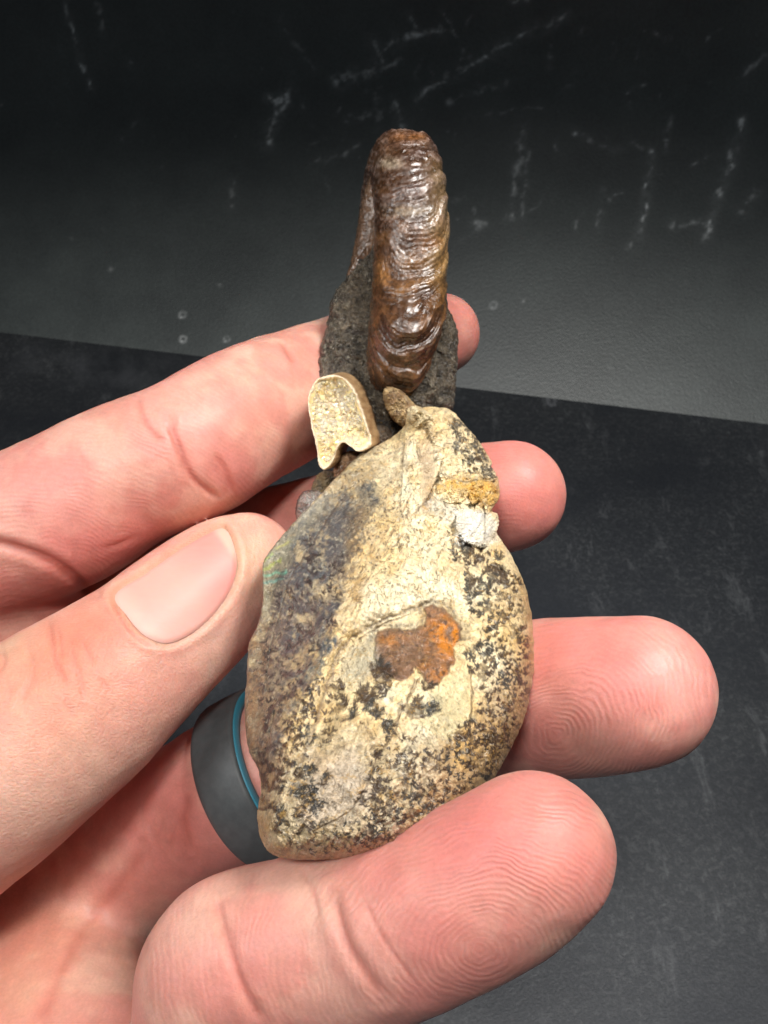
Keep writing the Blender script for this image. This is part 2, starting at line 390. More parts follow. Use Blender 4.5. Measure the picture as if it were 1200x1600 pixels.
CH = {
 'index': [(-150, 910, 166, 12.4), (20, 832, 162, 11.8), (110, 792, 160, 11.6), (200, 742, 160, 10.9), (290, 705, 161, 10.7), (380, 655, 170, 11.0), (470, 612, 182, 10.7), (560, 572, 192, 9.9), (635, 540, 200, 8.8), (688, 521, 206, 7.6)],
 'middle': [(-100, 1060, 182, 12), (100, 965, 184, 11), (300, 895, 183, 10.5), (450, 850, 181, 10.0), (650, 800, 177, 9.4), (796, 774, 172, 8.9)],
 'ringf': [(40, 1440, 178, 13), (210, 1335, 170, 11.8), (300, 1275, 165, 11.2), (390, 1222, 158, 10.9), (600, 1140, 150, 10.4), (800, 1096, 142, 10.1), (900, 1088, 136, 9.9), (1000, 1080, 130, 9.1)],
 'pinky': [(300, 1790, 124, 10.5), (342, 1620, 118, 9.8), (365, 1520, 113, 9.6), (450, 1488, 110, 9.2), (560, 1468, 107, 8.9), (660, 1432, 103, 8.5), (760, 1383, 100, 8.1), (832, 1336, 98, 7.35)],
 'thumb': [(-330, 1480, 150, 20), (-180, 1320, 146, 16), (0, 1185, 143, 13.6), (80, 1128, 144, 12.6), (150, 1078, 146, 11.7), (225, 1018, 149, 10.5), (300, 950, 153, 9.9), (350, 905, 155, 8.7), (385, 880, 157, 7.3)],
}
palm = [
 [(-150, 930, 172, 13), (-130, 1100, 185, 14), (-60, 1300, 188, 14), (60, 1500, 172, 13), (170, 1680, 150, 12), (280, 1800, 130, 12)],
 [(-60, 990, 168, 10.5), (60, 960, 170, 9.0)],
 [(-330, 1480, 150, 20), (-120, 1560, 168, 19), (60, 1640, 160, 15)],
 [(60, 1500, 168, 12.5), (120, 1640, 152, 13), (140, 1780, 144, 14)],
 [(-330, 1480, 150, 20), (-500, 1700, 160, 24), (-760, 1960, 165, 25)],
 [(140, 1780, 144, 14), (-200, 1850, 155, 22), (-600, 1950, 165, 26)],
 [(-130, 1150, 185, 15), (-250, 1450, 175, 20)],
]
PG = None
for c in palm:
    g = field(chain(c)); PG = g if PG is None else smin(PG, g, 6.0)
FP = {k: chain(v) for k, v in CH.items()}
tot = PG
for k, kk in (('index', 3.0), ('middle', 3.0), ('ringf', 5.0), ('pinky', 3.0), ('thumb', 2.5)):
    g = field(FP[k]); tot = np.minimum(tot, smin(PG, g, kk)) if k != 'thumb' else np.minimum(smin(PG, g, 2.5), tot)
del PG
tot[0] = tot[-1] = 3; tot[:, 0] = tot[:, -1] = 3; tot[:, :, 0] = tot[:, :, -1] = 3
def surface_nets(G):
    ins = G < 0
    c = np.zeros(np.array(G.shape) - 1, np.uint8)
    for dx in (0, 1):
        for dy in (0, 1):
            for dz in (0, 1):
                c += ins[dx:G.shape[0] - 1 + dx, dy:G.shape[1] - 1 + dy, dz:G.shape[2] - 1 + dz]
    act = (c > 0) & (c < 8); idx = np.argwhere(act); vid = np.full(act.shape, -1, np.int32); vid[act] = np.arange(len(idx))
    acc = np.zeros((len(idx), 3)); cnt = np.zeros(len(idx)); co = [(x, y, z) for x in (0, 1) for y in (0, 1) for z in (0, 1)]
    for a in co:
        for axi in range(3):
            if a[axi]: continue
            b = list(a); b[axi] = 1
            va = G[idx[:, 0] + a[0], idx[:, 1] + a[1], idx[:, 2] + a[2]]; vb = G[idx[:, 0] + b[0], idx[:, 1] + b[1], idx[:, 2] + b[2]]
            mk = (va < 0) != (vb < 0); t = np.where(mk, va / (va - vb + 1e-12), 0)
            p = np.tile(np.array(a, float), (len(idx), 1)); p[:, axi] += t
            acc[mk] += p[mk]; cnt[mk] += 1
    v = lo + H * (idx + acc / cnt[:, None])
    F_ = []
    for axi in range(3):
        sh = [slice(None)] * 3; s0 = list(sh); s1 = list(sh); s0[axi] = slice(0, -1); s1[axi] = slice(1, None)
        a = ins[tuple(s0)]; b = ins[tuple(s1)]; e = np.argwhere(a != b); u, w = (axi + 1) % 3, (axi + 2) % 3
        ok = (e[:, u] > 0) & (e[:, w] > 0) & (e[:, u] < act.shape[u]) & (e[:, w] < act.shape[w]); e = e[ok]
        def cell(du, dw):
            q = e.copy(); q[:, u] -= du; q[:, w] -= dw; return vid[q[:, 0], q[:, 1], q[:, 2]]
        q = np.stack([cell(1, 1), cell(0, 1), cell(0, 0), cell(1, 0)], 1)
        fl = ~a[e[:, 0], e[:, 1], e[:, 2]]; q[fl] = q[fl][:, ::-1]; F_.append(q)
    return v, np.vstack(F_)
hv, hf = surface_nets(tot); del tot
def lap(v, f, it, lam=.5):
    e = np.vstack([f[:, [k, (k + 1) % 4]] for k in range(4)])
    for _ in range(it):
        s = np.zeros_like(v); n = np.bincount(e[:, 0], minlength=len(v))
        for k in range(3): s[:, k] = np.bincount(e[:, 0], v[e[:, 1], k], len(v))
        v = v + lam * (s / np.maximum(n, 1)[:, None] - v)
    return v
hv = lap(hv, hf, 5)
# subdivide the visible mesh once (Catmull-Clark through the modifier, evaluated)
tm = bpy.data.meshes.new("tmp"); tm.vertices.add(len(hv)); tm.vertices.foreach_set("co", hv.astype(np.float32).ravel())
tm.loops.add(hf.size); tm.loops.foreach_set("vertex_index", hf.astype(np.int32).ravel()); tm.polygons.add(len(hf))
tm.polygons.foreach_set("loop_start", (np.arange(len(hf)) * 4).astype(np.int32)); tm.update(calc_edges=True)
to = bpy.data.objects.new("tmp", tm); col.objects.link(to); md = to.modifiers.new("s", 'SUBSURF'); md.levels = 1; md.render_levels = 1
dg = bpy.context.evaluated_depsgraph_get(); ev = to.evaluated_get(dg).to_mesh()
hv = np.empty(len(ev.vertices) * 3, np.float32); ev.vertices.foreach_get("co", hv); hv = hv.reshape(-1, 3).astype(float)
hf = np.empty(len(ev.loops), np.int32); ev.loops.foreach_get("vertex_index", hf); hf = hf.reshape(-1, 4)
to.to_mesh_clear() if hasattr(to, 'to_mesh_clear') else None
bpy.data.objects.remove(to); bpy.data.meshes.remove(tm)
hn = vnormals(hv, hf)
# nearest finger for each vertex
px, py = PIX(hv)
names = ['palm'] + list(FP)
dist = [np.full(len(hv), 2.2)]
for k in FP:
    P_ = FP[k]; best = np.full(len(hv), 99.0)
    for a, b in zip(P_[:-1], P_[1:]):
        e = (b - a)[:3]; t = np.clip((hv - a[:3]) @ e / (e @ e + 1e-9), 0, 1)
        best = np.minimum(best, np.linalg.norm(hv - a[:3] - t[:, None] * e, axis=1) - (a[3] + t * (b[3] - a[3])))
    dist.append(best)
fid = np.argmin(np.array(dist), 0)
view = -hv / np.linalg.norm(hv, axis=1, keepdims=True); facing = ss(0.02, 0.3, (hn * view).sum(1))
isf = lambda n: (fid == names.index(n))
# creases: (finger or None, polyline in photo pixels, width px, depth mm, redness)
CR = [('index', [(213, 615), (222, 650), (240, 680), (262, 690)], 5, .35, .5), ('index', [(262, 655), (280, 700), (300, 745), (345, 782)], 6, .45, .8),
      ('index', [(332, 705), (352, 735), (364, 775)], 5, .3, .6), ('index', [(440, 528), (450, 552), (468, 575)], 5, .3, .5), ('index', [(330, 720), (345, 748)], 5, .15, .2),
      (None, [(-20, 842), (60, 868), (110, 895), (150, 930)], 7, .7, .8),
      ('thumb', [(75, 965), (82, 1000), (88, 1035), (105, 1070)], 5, .35, .5), ('thumb', [(110, 1010), (125, 1060), (132, 1100)], 5, .22, .3), ('thumb', [(60, 1040), (30, 1100)], 6, .2, .2),
      ('thumb', [(0, 1010), (5, 1035), (-10, 1060)], 6, .35, .4), ('thumb', [(150, 1050), (175, 1090)], 5, .15, .2), ('thumb', [(88, 975), (96, 1010), (92, 1040)], 3.5, .2, .3), ('thumb', [(120, 985), (138, 1020), (150, 1045)], 3.5, .16, .25), ('thumb', [(40, 1000), (52, 1040), (48, 1080)], 4, .18, .2), ('thumb', [(20, 1060), (10, 1110)], 5, .15, .2), ('thumb', [(100, 1080), (118, 1130)], 4, .12, .2),
      ('thumb', [(172, 935), (190, 968), (215, 998), (245, 1014)], 3.0, .28, .5), ('ringf', [(300, 1250), (270, 1300), (262, 1340)], 5, .25, .3), ('ringf', [(255, 1270), (240, 1330)], 4, .12, .2), ('pinky', [(470, 1350), (490, 1400), (500, 1440)], 5, .15, .2), ('pinky', [(565, 1400), (600, 1470), (650, 1540)], 4, .14, .2),
      ('index', [(120, 700), (135, 730), (150, 745)], 3, .08, .15), ('index', [(160, 860), (190, 850), (215, 838)], 4, .12, .2),
      ('pinky', [(335, 1400), (352, 1470), (375, 1540), (410, 1600)], 8, .35, .4), ('pinky', [(520, 1400), (545, 1480), (600, 1560)], 8, .35, .5), ('pinky', [(355, 1440), (365, 1500)], 6, .15, .2),
      (None, [(225, 1325), (190, 1380), (120, 1470), (60, 1600)], 9, .22, .5),
      (None, [(290, 1235), (285, 1290), (300, 1340)], 8, .3, .5)]
cre = np.zeros(len(hv)); red = np.zeros(len(hv))
for fn, pts, w, dp, rd in CR:
    s = spline(pts, 20); msk = (px > s[:, 0].min() - 50) & (px < s[:, 0].max() + 50) & (py > s[:, 1].min() - 50) & (py < s[:, 1].max() + 50) & (facing > 0)
    if fn: msk &= isf(fn)
    ii = np.where(msk)[0]; d = line_d(px[ii], py[ii], s)
    dend = np.minimum(np.hypot(px[ii] - s[0, 0], py[ii] - s[0, 1]), np.hypot(px[ii] - s[-1, 0], py[ii] - s[-1, 1]))
    tap = ss(0, 25, dend + 3)
    g = np.exp(-(d / w) ** 2) * tap; cre[ii] = np.maximum(cre[ii], g * dp)
    # soft swelling either side
    cre[ii] -= .25 * dp * np.exp(-((d - 2.6 * w) / (1.3 * w)) ** 2) * tap
    red[ii] = np.maximum(red[ii], rd * np.exp(-(d / (w * 1.3)) ** 2) * tap)
# nail outline (photo pixels): groove in the skin around it
NAIL = [(180, 930), (198, 962), (222, 990), (250, 1004), (275, 1002), (310, 982), (342, 950), (363, 915), (370, 882), (364, 848), (350, 826), (325, 834), (280, 860), (230, 895)]
no = spline(NAIL, 90, closed=True); th = isf('thumb') & (facing > 0) & (px > 120) & (px < 420) & (py > 780) & (py < 1060)
ii = np.where(th)[0]; sd = poly_sd(px[ii], py[ii], no)
prox = ss(300, 200, px[ii]); cre[ii] += (.22 - .12 * prox) * np.exp(-(sd / 5) ** 2) - .22 * np.exp(-((sd - 12) / 8) ** 2) + .10 * (sd < 0)
lump = fb3(hv, 9, 3) * .35
hv = hv + hn * (lump - cre * facing)[:, None]
# pigmentation, with pale highlights on the thumb painted into the colour
base = np.array([.61, .268, .208])
colr = np.tile(base, (len(hv), 1)) * (1 + .07 * fb3(hv, 7, 4, 2.)[:, None]) 
bl = fb3(hv, 5.5, 4, 5.); b2_ = fb3(hv, 14, 3, 9.)
colr = mixc(colr, np.clip(bl * 1.6, 0, .45), (.62, .21, .18)); colr = mixc(colr, np.clip(-bl * 1.6, 0, .45), (.76, .50, .38)); colr = mixc(colr, np.clip(b2_ * 1.4, 0, .3), (.66, .24, .21))
def blob(x, y, r, c, a, fn=None, asp=(1, 0)):
    global colr
    d = np.hypot(px - x, py - y) / r; w = a * np.exp(-d ** 2) * facing
    if fn: w = w * isf(fn)
    colr = mixc(colr, np.clip(w, 0, 1), c)
RED = (.66, .205, .180); PALE = (.76, .50, .39); PINK = (.72, .30, .27); TAN = (.62, .40, .26)
colr = mixc(colr, isf('ringf') * .25, PINK); colr = mixc(colr, isf('middle') * .3, RED); colr = mixc(colr, isf('pinky') * .15, PINK)
for a in ((960, 1010, 70, RED, .55, 'ringf'), (1080, 1070, 60, PINK, .6, 'ringf'), (880, 1010, 70, RED, .5, 'ringf'), (940, 1180, 60, PALE, .3, 'ringf'),
          (740, 1300, 80, RED, .6, 'pinky'), (860, 1330, 80, RED, .4, 'pinky'), (720, 1400, 90, RED, .35, 'pinky'), (640, 1470, 70, RED, .25, 'pinky'), (860, 1450, 70, PALE, .25, 'pinky'),
          (480, 1400, 60, PALE, .35, 'pinky'), (300, 1440, 60, PALE, .5, 'pinky'), (560, 1560, 60, PALE, .25, 'pinky'),
          (250, 1000, 600, PALE, .28, 'thumb'), (110, 1040, 90, (.60, .22, .135), .7, 'thumb'), (160, 985, 60, (.62, .18, .12), .6, 'thumb'), (60, 1110, 90, (.60, .21, .13), .5, 'thumb'), (340, 1000, 70, PALE, .5, 'thumb'), (385, 880, 60, TAN, .55, 'thumb'), (180, 1180, 90, PALE, .35, 'thumb'), (0, 1000, 60, TAN, .6, 'thumb'), (0, 1300, 120, PALE, .4, 'thumb'),
          (715, 520, 60, RED, .45, 'index'), (120, 850, 90, RED, .5, 'index'), (300, 720, 90, RED, .3, 'index'), (60, 760, 120, PINK, .4, 'index'), (250, 620, 80, PALE, .3, 'index'), (400, 570, 80, PALE, .25, 'index'),
          (830, 780, 90, RED, .5, 'middle'), (960, 1090, 130, RED, .35, 'ringf'), (780, 1370, 150, RED, .3, 'pinky'), (250, 1300, 80, RED, .45, None), (150, 1500, 100, PALE, .35, None), (60, 1450, 90, (.6, .24, .14), .4, None), (20, 1560, 60, TAN, .4, None)):
    blob(*a)
colr = mixc(colr, np.clip(red, 0, 1) * .75, (.50, .115, .08))
colr[ii] = mixc(colr[ii], .5 * np.exp(-((sd - 3) / 5) ** 2) * (sd > -3), (.50, .22, .12))
dirt = np.zeros(len(hv)); dirt[ii] = np.exp(-(line_d(px[ii], py[ii], [(352, 822), (364, 850), (371, 885), (366, 905)]) / 2.2) ** 2)
colr = mixc(colr, dirt * .6, (.25, .14, .07))
# friction ridges: smooth phase per finger, sin() of it is the relief
ph = np.zeros(len(hv)); am = np.zeros(len(hv)); wx = 16 * fb2(px, py, 60, 3, 4.); wy = 16 * fb2(px, py, 60, 3, 9.)
def ridges(msk, f, a, per):
    ph[msk] = (f / per)[msk]; am[msk] = (a * np.ones(len(hv)))[msk]
X = px + wx; Y = py + wy
ridges(isf('ringf'), np.hypot((X - 868) * .92 + .25 * (Y - 1148), (Y - 1148) * 1.05), ss(700, 850, px) * 1.0, 8.6)
ridges(isf('pinky'), np.hypot((X - 752) * .8, (Y - 1488) * 1.0), .55 + .45 * ss(480, 700, px) - .4 * np.exp(-((px - 752) ** 2 + (py - 1488) ** 2) / 60 ** 2), 8.8)
ridges(isf('middle'), np.hypot(X - 790, (Y - 860) * 1.2), .35 * ss(600, 760, px), 8.)
ridges(isf('index'), np.hypot(X - 60, Y - 1150), .55 - .25 * ss(450, 560, px), 8.0)
ridges(isf('palm') & (py < 1150), np.hypot(X - 20, Y - 1350), .5, 8.0)
ridges(isf('palm') & (py >= 1150), np.hypot(X + 100, Y - 1350), .35, 9.0)
dors = isf('thumb').astype(float)
world_h = W(hv)
hand = thing('hand', 'bare left hand wearing a dark ring, curled around and holding the fossil', 'hand', W(np.array([[-60, -60, -160.]]))[0])
def skin_mat():
    m = Mat("skin")
    c = m.attr('skin_colour', True); n1 = m.noise(450, 4, .6); n2 = m.noise(2600, 2, .6)
    ridge = m.math('SINE', m.math('MULTIPLY', m.math('ADD', m.attr('ridge_phase'), m.rng(n1, 0, 1, -.4, .4)), 6.2832))
    rh = m.math('MULTIPLY', m.math('MULTIPLY', ridge, m.attr('ridge_amount')), m.rng(m.noise(230, 4, .7), .36, .6, .15, 1.1))
    c = m.mulv(c, m.rng(n1, .3, .7, .93, 1.07)); c = m.mulv(c, m.rng(n2, .3, .7, .95, 1.05)); c = m.mulv(c, m.rng(rh, -1, 1, .955, 1.035))
    m.link(c, m.b.inputs['Base Color'])
    wr = m.voro(1500, 'DISTANCE_TO_EDGE', m.mapping((1, .45, .6), (.3, .2, .8))); dn = m.attr('back_of_hand')
    wr2 = m.voro(2600, 'DISTANCE_TO_EDGE', m.mapping((.35, 1, .6), (.9, .2, .3))); wh = m.math('MULTIPLY', m.rng(wr, 0, .25, 0, 1), dn)
    b = m.bump(rh, .00005, .38); b = m.bump(wh, .00005, .4, b); b = m.bump(m.math('MULTIPLY', m.rng(wr2, 0, .3, 0, 1), dn), .00005, .5, b); b = m.bump(n2, .0001, .35, b); b = m.bump(n1, .0003, .25, b)
    m.link(b, m.b.inputs['Normal']); m.set(Roughness=.47, Subsurface_Weight=.5, Subsurface_Scale=.003, Specular_IOR_Level=.45)
    m.b.inputs['Subsurface Radius'].default_value = (1, .35, .2)
    m.link(m.rng(n1, .3, .7, .40, .56), m.b.inputs['Roughness'])
    return m.m
skin = mesh_obj('skin', hv, hf, skin_mat(), hand, attrs={'skin_colour': colr, 'ridge_phase': ph, 'ridge_amount': am, 'back_of_hand': dors})

# thumbnail: a curved plate seated on the thumb
bv = BVHTree.FromPolygons([Vector(p) for p in hv[:, :]], hf.tolist())
nc = np.array([282, 915.0]); rr = np.linspace(0.0, 1.0, 40)[1:]; nn = 90
no = spline(NAIL, nn, closed=True)
tp = FP['thumb']
NV = []; ND = []; uvw = []
for r in rr:
    for q in no:
        p = nc + r * (q - nc); dr = Vector(PC(p[0], p[1], 1.0)).normalized(); h = bv.ray_cast(Vector((0, 0, 0)), dr)
        NV.append(np.array(h[0]) if h[0] is not None else np.zeros(3)); ND.append(r)
NV = np.array(NV); ND = np.array(ND)
# smooth plate with polynomial fit of depth so it is clean and slightly flatter than the skin
qx, qy = PIX(NV); u = (qx - nc[0]) / 100; w = (qy - nc[1]) / 100; B_ = np.stack([np.ones_like(u), u, w, u * u, u * w, w * w, u ** 3, u * u * w, u * w * w, w ** 3], 1)
cf, *_ = np.linalg.lstsq(B_, -NV[:, 2], rcond=None); dd = B_ @ cf
lift = .20 * (1 - np.clip((ND - .90) / .10, 0, 1) ** 2) + .05
v1 = PC(qx, qy, dd - lift); v1 = np.vstack([v1, PC(nc[0], nc[1], float(cf[0]) - .25)[None]])
k = len(v1) - 1; g = grid_faces(nn, len(rr)); i = np.arange(nn); i2 = (i + 1) % nn
fn_ = np.vstack([g[:, [0, 2, 1]], g[:, [0, 3, 2]], np.stack([np.full(nn, k), i, i2], 1)])
if vnormals(v1, fn_)[k] @ v1[k] > 0: fn_ = fn_[:, ::-1]
ax_u = np.array([.80, -.60]); s = np.r_[(qx - nc[0]) * ax_u[0] + (qy - nc[1]) * ax_u[1], 0]   # along the nail
t_ = np.r_[(qx - nc[0]) * ax_u[1] * -1 + (qy - nc[1]) * ax_u[0], 0]
ncol = np.tile(np.array([.66, .34, .285]), (len(v1), 1))
ncol = mixc(ncol, ss(-10, 70, s) * .75, (.64, .245, .215)); ncol = mixc(ncol, ss(-55, -100, s) * .45, (.74, .50, .43))
ncol = mixc(ncol, np.exp(-((t_ - 10) / 12) ** 2) * .25, (.70, .30, .25)); ncol = mixc(ncol, ss(88, 100, s) * .5, (.70, .55, .42))
edge = np.r_[ND, 0]; ncol = mixc(ncol, ss(.95, 1, edge) * .2, (.58, .27, .20))
m = Mat("nail_keratin"); m.link(m.attr('nail_colour', True), m.b.inputs['Base Color']); m.set(Roughness=.52, Subsurface_Weight=.3, Subsurface_Scale=.001)
nz = m.noise(500, 3, .6, m.mapping((.25, 1, 1), (0, 0, -.6))); m.link(m.bump(nz, .0002, .25), m.b.inputs['Normal'])
mesh_obj('thumbnail', v1, fn_, m.m, hand, attrs={'nail_colour': ncol})

# ------------------------------------------------------------------ silicone ring on the ring finger
rp = FP['ringf']; rq = rp[3 * 9 + 1, :3]; tg = rp[3 * 9 + 4, :3] - rp[3 * 9 - 2, :3]; tg[2] *= .72; tg /= np.linalg.norm(tg); rq = rq + np.array([.6, 0, 0])
e1 = np.cross(tg, [0, 1, 0]); e1 /= np.linalg.norm(e1); e2 = np.cross(tg, e1)
ring = thing('silicone_ring', 'dark grey silicone ring with a teal inner edge worn on the ring finger', 'ring', W(rq[None])[0])
def band(name, prof, mat, parent):
    n = 160; a = np.linspace(0, 2 * np.pi, n, endpoint=False); V = []
    for (u, r) in prof: V.append(rq + u * tg + r * (np.cos(a)[:, None] * e1 + np.sin(a)[:, None] * e2))
    V = np.vstack(V); M = len(prof); f = grid_faces(n, M); cl = np.stack([(M - 1) * n + i_ for i_ in (np.arange(n), (np.arange(n) + 1) % n)] + [(np.arange(n) + 1) % n, np.arange(n)], 1)
    f = np.vstack([f, cl]); c = V.mean(0)
    return mesh_obj(name, V, f, mat, parent)
R0 = 11.0
m = Mat("charcoal_silicone"); m.link(m.mulv(m.mix(.0, (.075, .083, .086), (.04, .04, .04)), m.rng(m.noise(700, 3), .3, .7, .85, 1.15)), m.b.inputs['Base Color']); m.set(Roughness=.5)
m.link(m.bump(m.noise(1500, 2), .00005, .4), m.b.inputs['Normal'])
mt = Mat("teal_silicone"); mt.set(Base_Color=(.04, .23, .32, 1), Roughness=.45)
hw = 3.9
band('outer_band', [(-hw, R0 + .15), (-hw + .05, R0 + 1.2), (-hw + .35, R0 + 1.55), (-hw + 1, R0 + 1.75), (0, R0 + 1.85), (hw - 1, R0 + 1.75), (hw - .4, R0 + 1.5), (hw - .35, R0 + .15)], m.m, ring)
band('inner_liner', [(hw - .34, R0 + .0), (hw - .36, R0 + 1.42), (hw - .24, R0 + 1.45), (hw - .08, R0 + 1.25), (hw - .02, R0 + .6), (hw - .1, R0 - .1)], mt.m, ring)

# ------------------------------------------------------------------ fossil
fos = thing('ammonite_fossil', 'cream and brown ammonite fossil with a ribbed coil, held upright in the fingers', 'fossil', W(PC(600, 1200, 118)[None])[0])
dpl = lambda x, y: 163.0 - (y - 640) * 57 / 700 
# ---- paint canvas for the body chamber (photo pixel frame x 370..850, y 610..1360)
CX0, CY0, CW, CHH = 370, 610, 480, 750
yy, xx = np.mgrid[0:CHH, 0:CW]; xx = xx + float(CX0); yy = yy + float(CY0)
wxx = xx + 12 * fb2(xx, yy, 30, 4, 1.) ; wyy = yy + 12 * fb2(xx, yy, 30, 4, 6.)
wx2 = xx + 5 * fb2(xx, yy, 10, 4, 2.) ; wy2 = yy + 5 * fb2(xx, yy, 10, 4, 3.)
n_big = fb2(xx, yy, 60, 4, 11.); n_mid = fb2(xx, yy, 18, 4, 12.); n_fin = fb2(xx, yy, 5, 3, 13.); n_px = fb2(xx, yy, 2.6, 2, 14.)
CREAM = (.84, .66, .37); SAND = (.60, .41, .19); GREY = (.058, .074, .086); PALEC = (.90, .81, .58); TANC = (.42, .33, .23); OCH = (.55, .30, .06); RUST = (.33, .115, .025); UMB = (.17, .085, .045)
cv = np.ones((CHH, CW, 3)) * np.array(CREAM)
def lay(poly, c, a, soft=8, nx=1., bx=None, by=None):
    global cv
    X_ = wxx if bx is None else bx; Y_ = wyy if by is None else by
    mm = ss(soft, -soft, poly_sd(X_, Y_, poly)) * a; mm = np.clip(mm * nx, 0, 1); cv = mixc(cv, mm, c); return mm
# warm sand mottling
cv = mixc(cv, np.clip(.32 + 1.5 * n_mid, 0, .85), SAND); cv = mixc(cv, np.clip(n_big * 1.6 + n_mid * .5, 0, .65), PALEC); cv = mixc(cv, np.clip(fb2(xx, yy, 34, 5, 15.) * 2.0 - .65, 0, .35), (.50, .45, .34))
# lower body greyer, browner
lay([(400, 1200), (520, 1130), (620, 1160), (760, 1120), (850, 1060), (850, 1200), (760, 1360), (400, 1360)], (.44, .35, .225), .7, 40)
lay([(480, 1180), (560, 1170), (580, 1240), (540, 1290), (470, 1290)], (.50, .40, .30), .8, 18)
lay([(700, 1150), (840, 980), (850, 1100), (760, 1300), (660, 1330), (640, 1290)], (.38, .22, .085), .6, 22)
# grey flank
gm = lay([(470, 790), (590, 745), (600, 790), (560, 840), (556, 900), (530, 950), (520, 1010), (500, 1050), (470, 1090), (440, 1160), (415, 1215), (380, 1200), (375, 1060), (400, 960), (405, 880)], GREY, .97, 5, np.clip(1.0 + 1.0 * n_mid + .6 * n_fin, 0, 1), wxx + 5 * n_fin * 2, wyy + 8 * n_fin)
lay([(600, 690), (560, 700), (480, 770), (440, 830), (470, 840), (530, 780), (600, 740)], (.25, .22, .16), .75, 14, np.clip(.7 + n_fin, 0, 1))
lay([(385, 1010), (420, 960), (440, 1010), (430, 1100), (410, 1220), (385, 1200)], (.15, .12, .085), .75, 10, np.clip(.8 + n_mid, 0, 1))
lay([(405, 860), (440, 830), (470, 830), (440, 900), (420, 960), (400, 960)], (.20, .19, .13), .8, 6)
cv = mixc(cv, gm * np.clip(fb2(xx, yy, 7, 4, 31.) * 3.0 - .75, 0, .75), (.40, .36, .26))
cv = mixc(cv, gm * np.clip(fb2(xx, yy, 26, 3, 33.) * 2.2 - .45, 0, .45), (.22, .19, .13))
# green-gold iridescence streaks at the left edge
for (x0, y0, x1, y1, cc_) in ((412, 890, 440, 876, (.35, .42, .08)), (411, 900, 446, 892, (.10, .40, .28)), (411, 910, 440, 905, (.12, .38, .34)), (430, 860, 452, 846, (.38, .36, .12)), (412, 880, 425, 866, (.30, .40, .12))):
    cv = mixc(cv, .75 * np.exp(-(line_d(wx2, wy2, [(x0, y0), (x1, y1)]) / 2.2) ** 2), cc_)
# pale upper surface and right ridge
lay([(600, 700), (660, 690), (720, 660), (770, 740), (780, 830), (800, 900), (740, 930), (640, 900), (600, 800)], PALEC, .55, 20, np.clip(.7 + n_mid, 0, 1))
lay([(655, 700), (672, 700), (678, 760), (668, 800), (655, 800)], (.42, .30, .20), .7, 5)
lay([(708, 795), (768, 798), (778, 840), (748, 862), (716, 850)], (.90, .87, .78), .95, 6)
lay([(660, 780), (715, 790), (720, 830), (690, 820)], (.40, .40, .38), .5, 8)
# ochre / gold staining
for (x, y, rx, ry, a) in ((700, 760, 35, 12, .8), (748, 766, 26, 15, 1.0), (722, 758, 22, 10, .9), (772, 790, 14, 24, .6), (560, 860, 16, 60, .35), (600, 800, 30, 16, .3), (710, 1120, 38, 50, .42), (770, 870, 18, 30, .5), (690, 880, 40, 20, .25), (500, 1150, 20, 60, .2), (725, 900, 14, 20, .3), (800, 1010, 18, 40, .4), (740, 1180, 40, 20, .5)):
    q = ((wxx - x) / rx) ** 2 + ((wyy - y) / ry) ** 2; cv = mixc(cv, a * np.exp(-q) * np.clip(.75 + n_fin + n_mid, 0, 1.2).clip(0, 1), (.66, .36, .045))
for _ in range(60):
    x = rng.uniform(560, 830); y = rng.uniform(720, 1300); q = ((wxx - x) / rng.uniform(3, 12)) ** 2 + ((wyy - y) / rng.uniform(3, 12)) ** 2
    cv = mixc(cv, rng.uniform(.2, .6) * np.exp(-q), (.52, .29, .06))
# brown speckle lines through the cream
sp = np.clip(fb2(xx + .4 * yy, yy * .6, 3.4, 3, 21.) * 2.6 - .75, 0, 1) * np.clip(.45 + n_mid * 1.4, 0, 1)
cv = mixc(cv, sp * .75 * (1 - .8 * gm), (.16, .10, .05))
flow = np.clip(fb2((xx * .87 + yy * .5) / 1.0, (-xx * .5 + yy * .87) * .16, 3.2, 3, 26.) * 3.0 - .35, 0, 1)
fm = np.exp(-(line_d(xx, yy, spline([(690, 660), (630, 790), (575, 900), (510, 1000), (470, 1090), (430, 1230)], 40)) / 42) ** 2)
cv = mixc(cv, flow * fm * .65, (.26, .15, .065)); cv = mixc(cv, np.clip(-flow + .0 + fb2(xx, yy, 24, 3, 27.) * 2, 0, .5) * fm, (.74, .50, .20))
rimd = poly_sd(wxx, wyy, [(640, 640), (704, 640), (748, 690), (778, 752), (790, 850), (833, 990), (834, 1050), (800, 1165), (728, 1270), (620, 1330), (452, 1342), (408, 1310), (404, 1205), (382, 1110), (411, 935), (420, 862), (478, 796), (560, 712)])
cv = mixc(cv, ss(-46, 0, rimd) * ss(840, 1000, yy) * .62 * np.clip(.8 + n_mid, 0, 1), (.30, .165, .06)); cv = mixc(cv, ss(-30, 0, rimd) * ss(560, 470, xx) * .12 * np.clip(.5 + 2 * n_mid, 0, 1), (.22, .13, .075))  # ochre-brown rim, deepened as painted shading so the body looks rounder
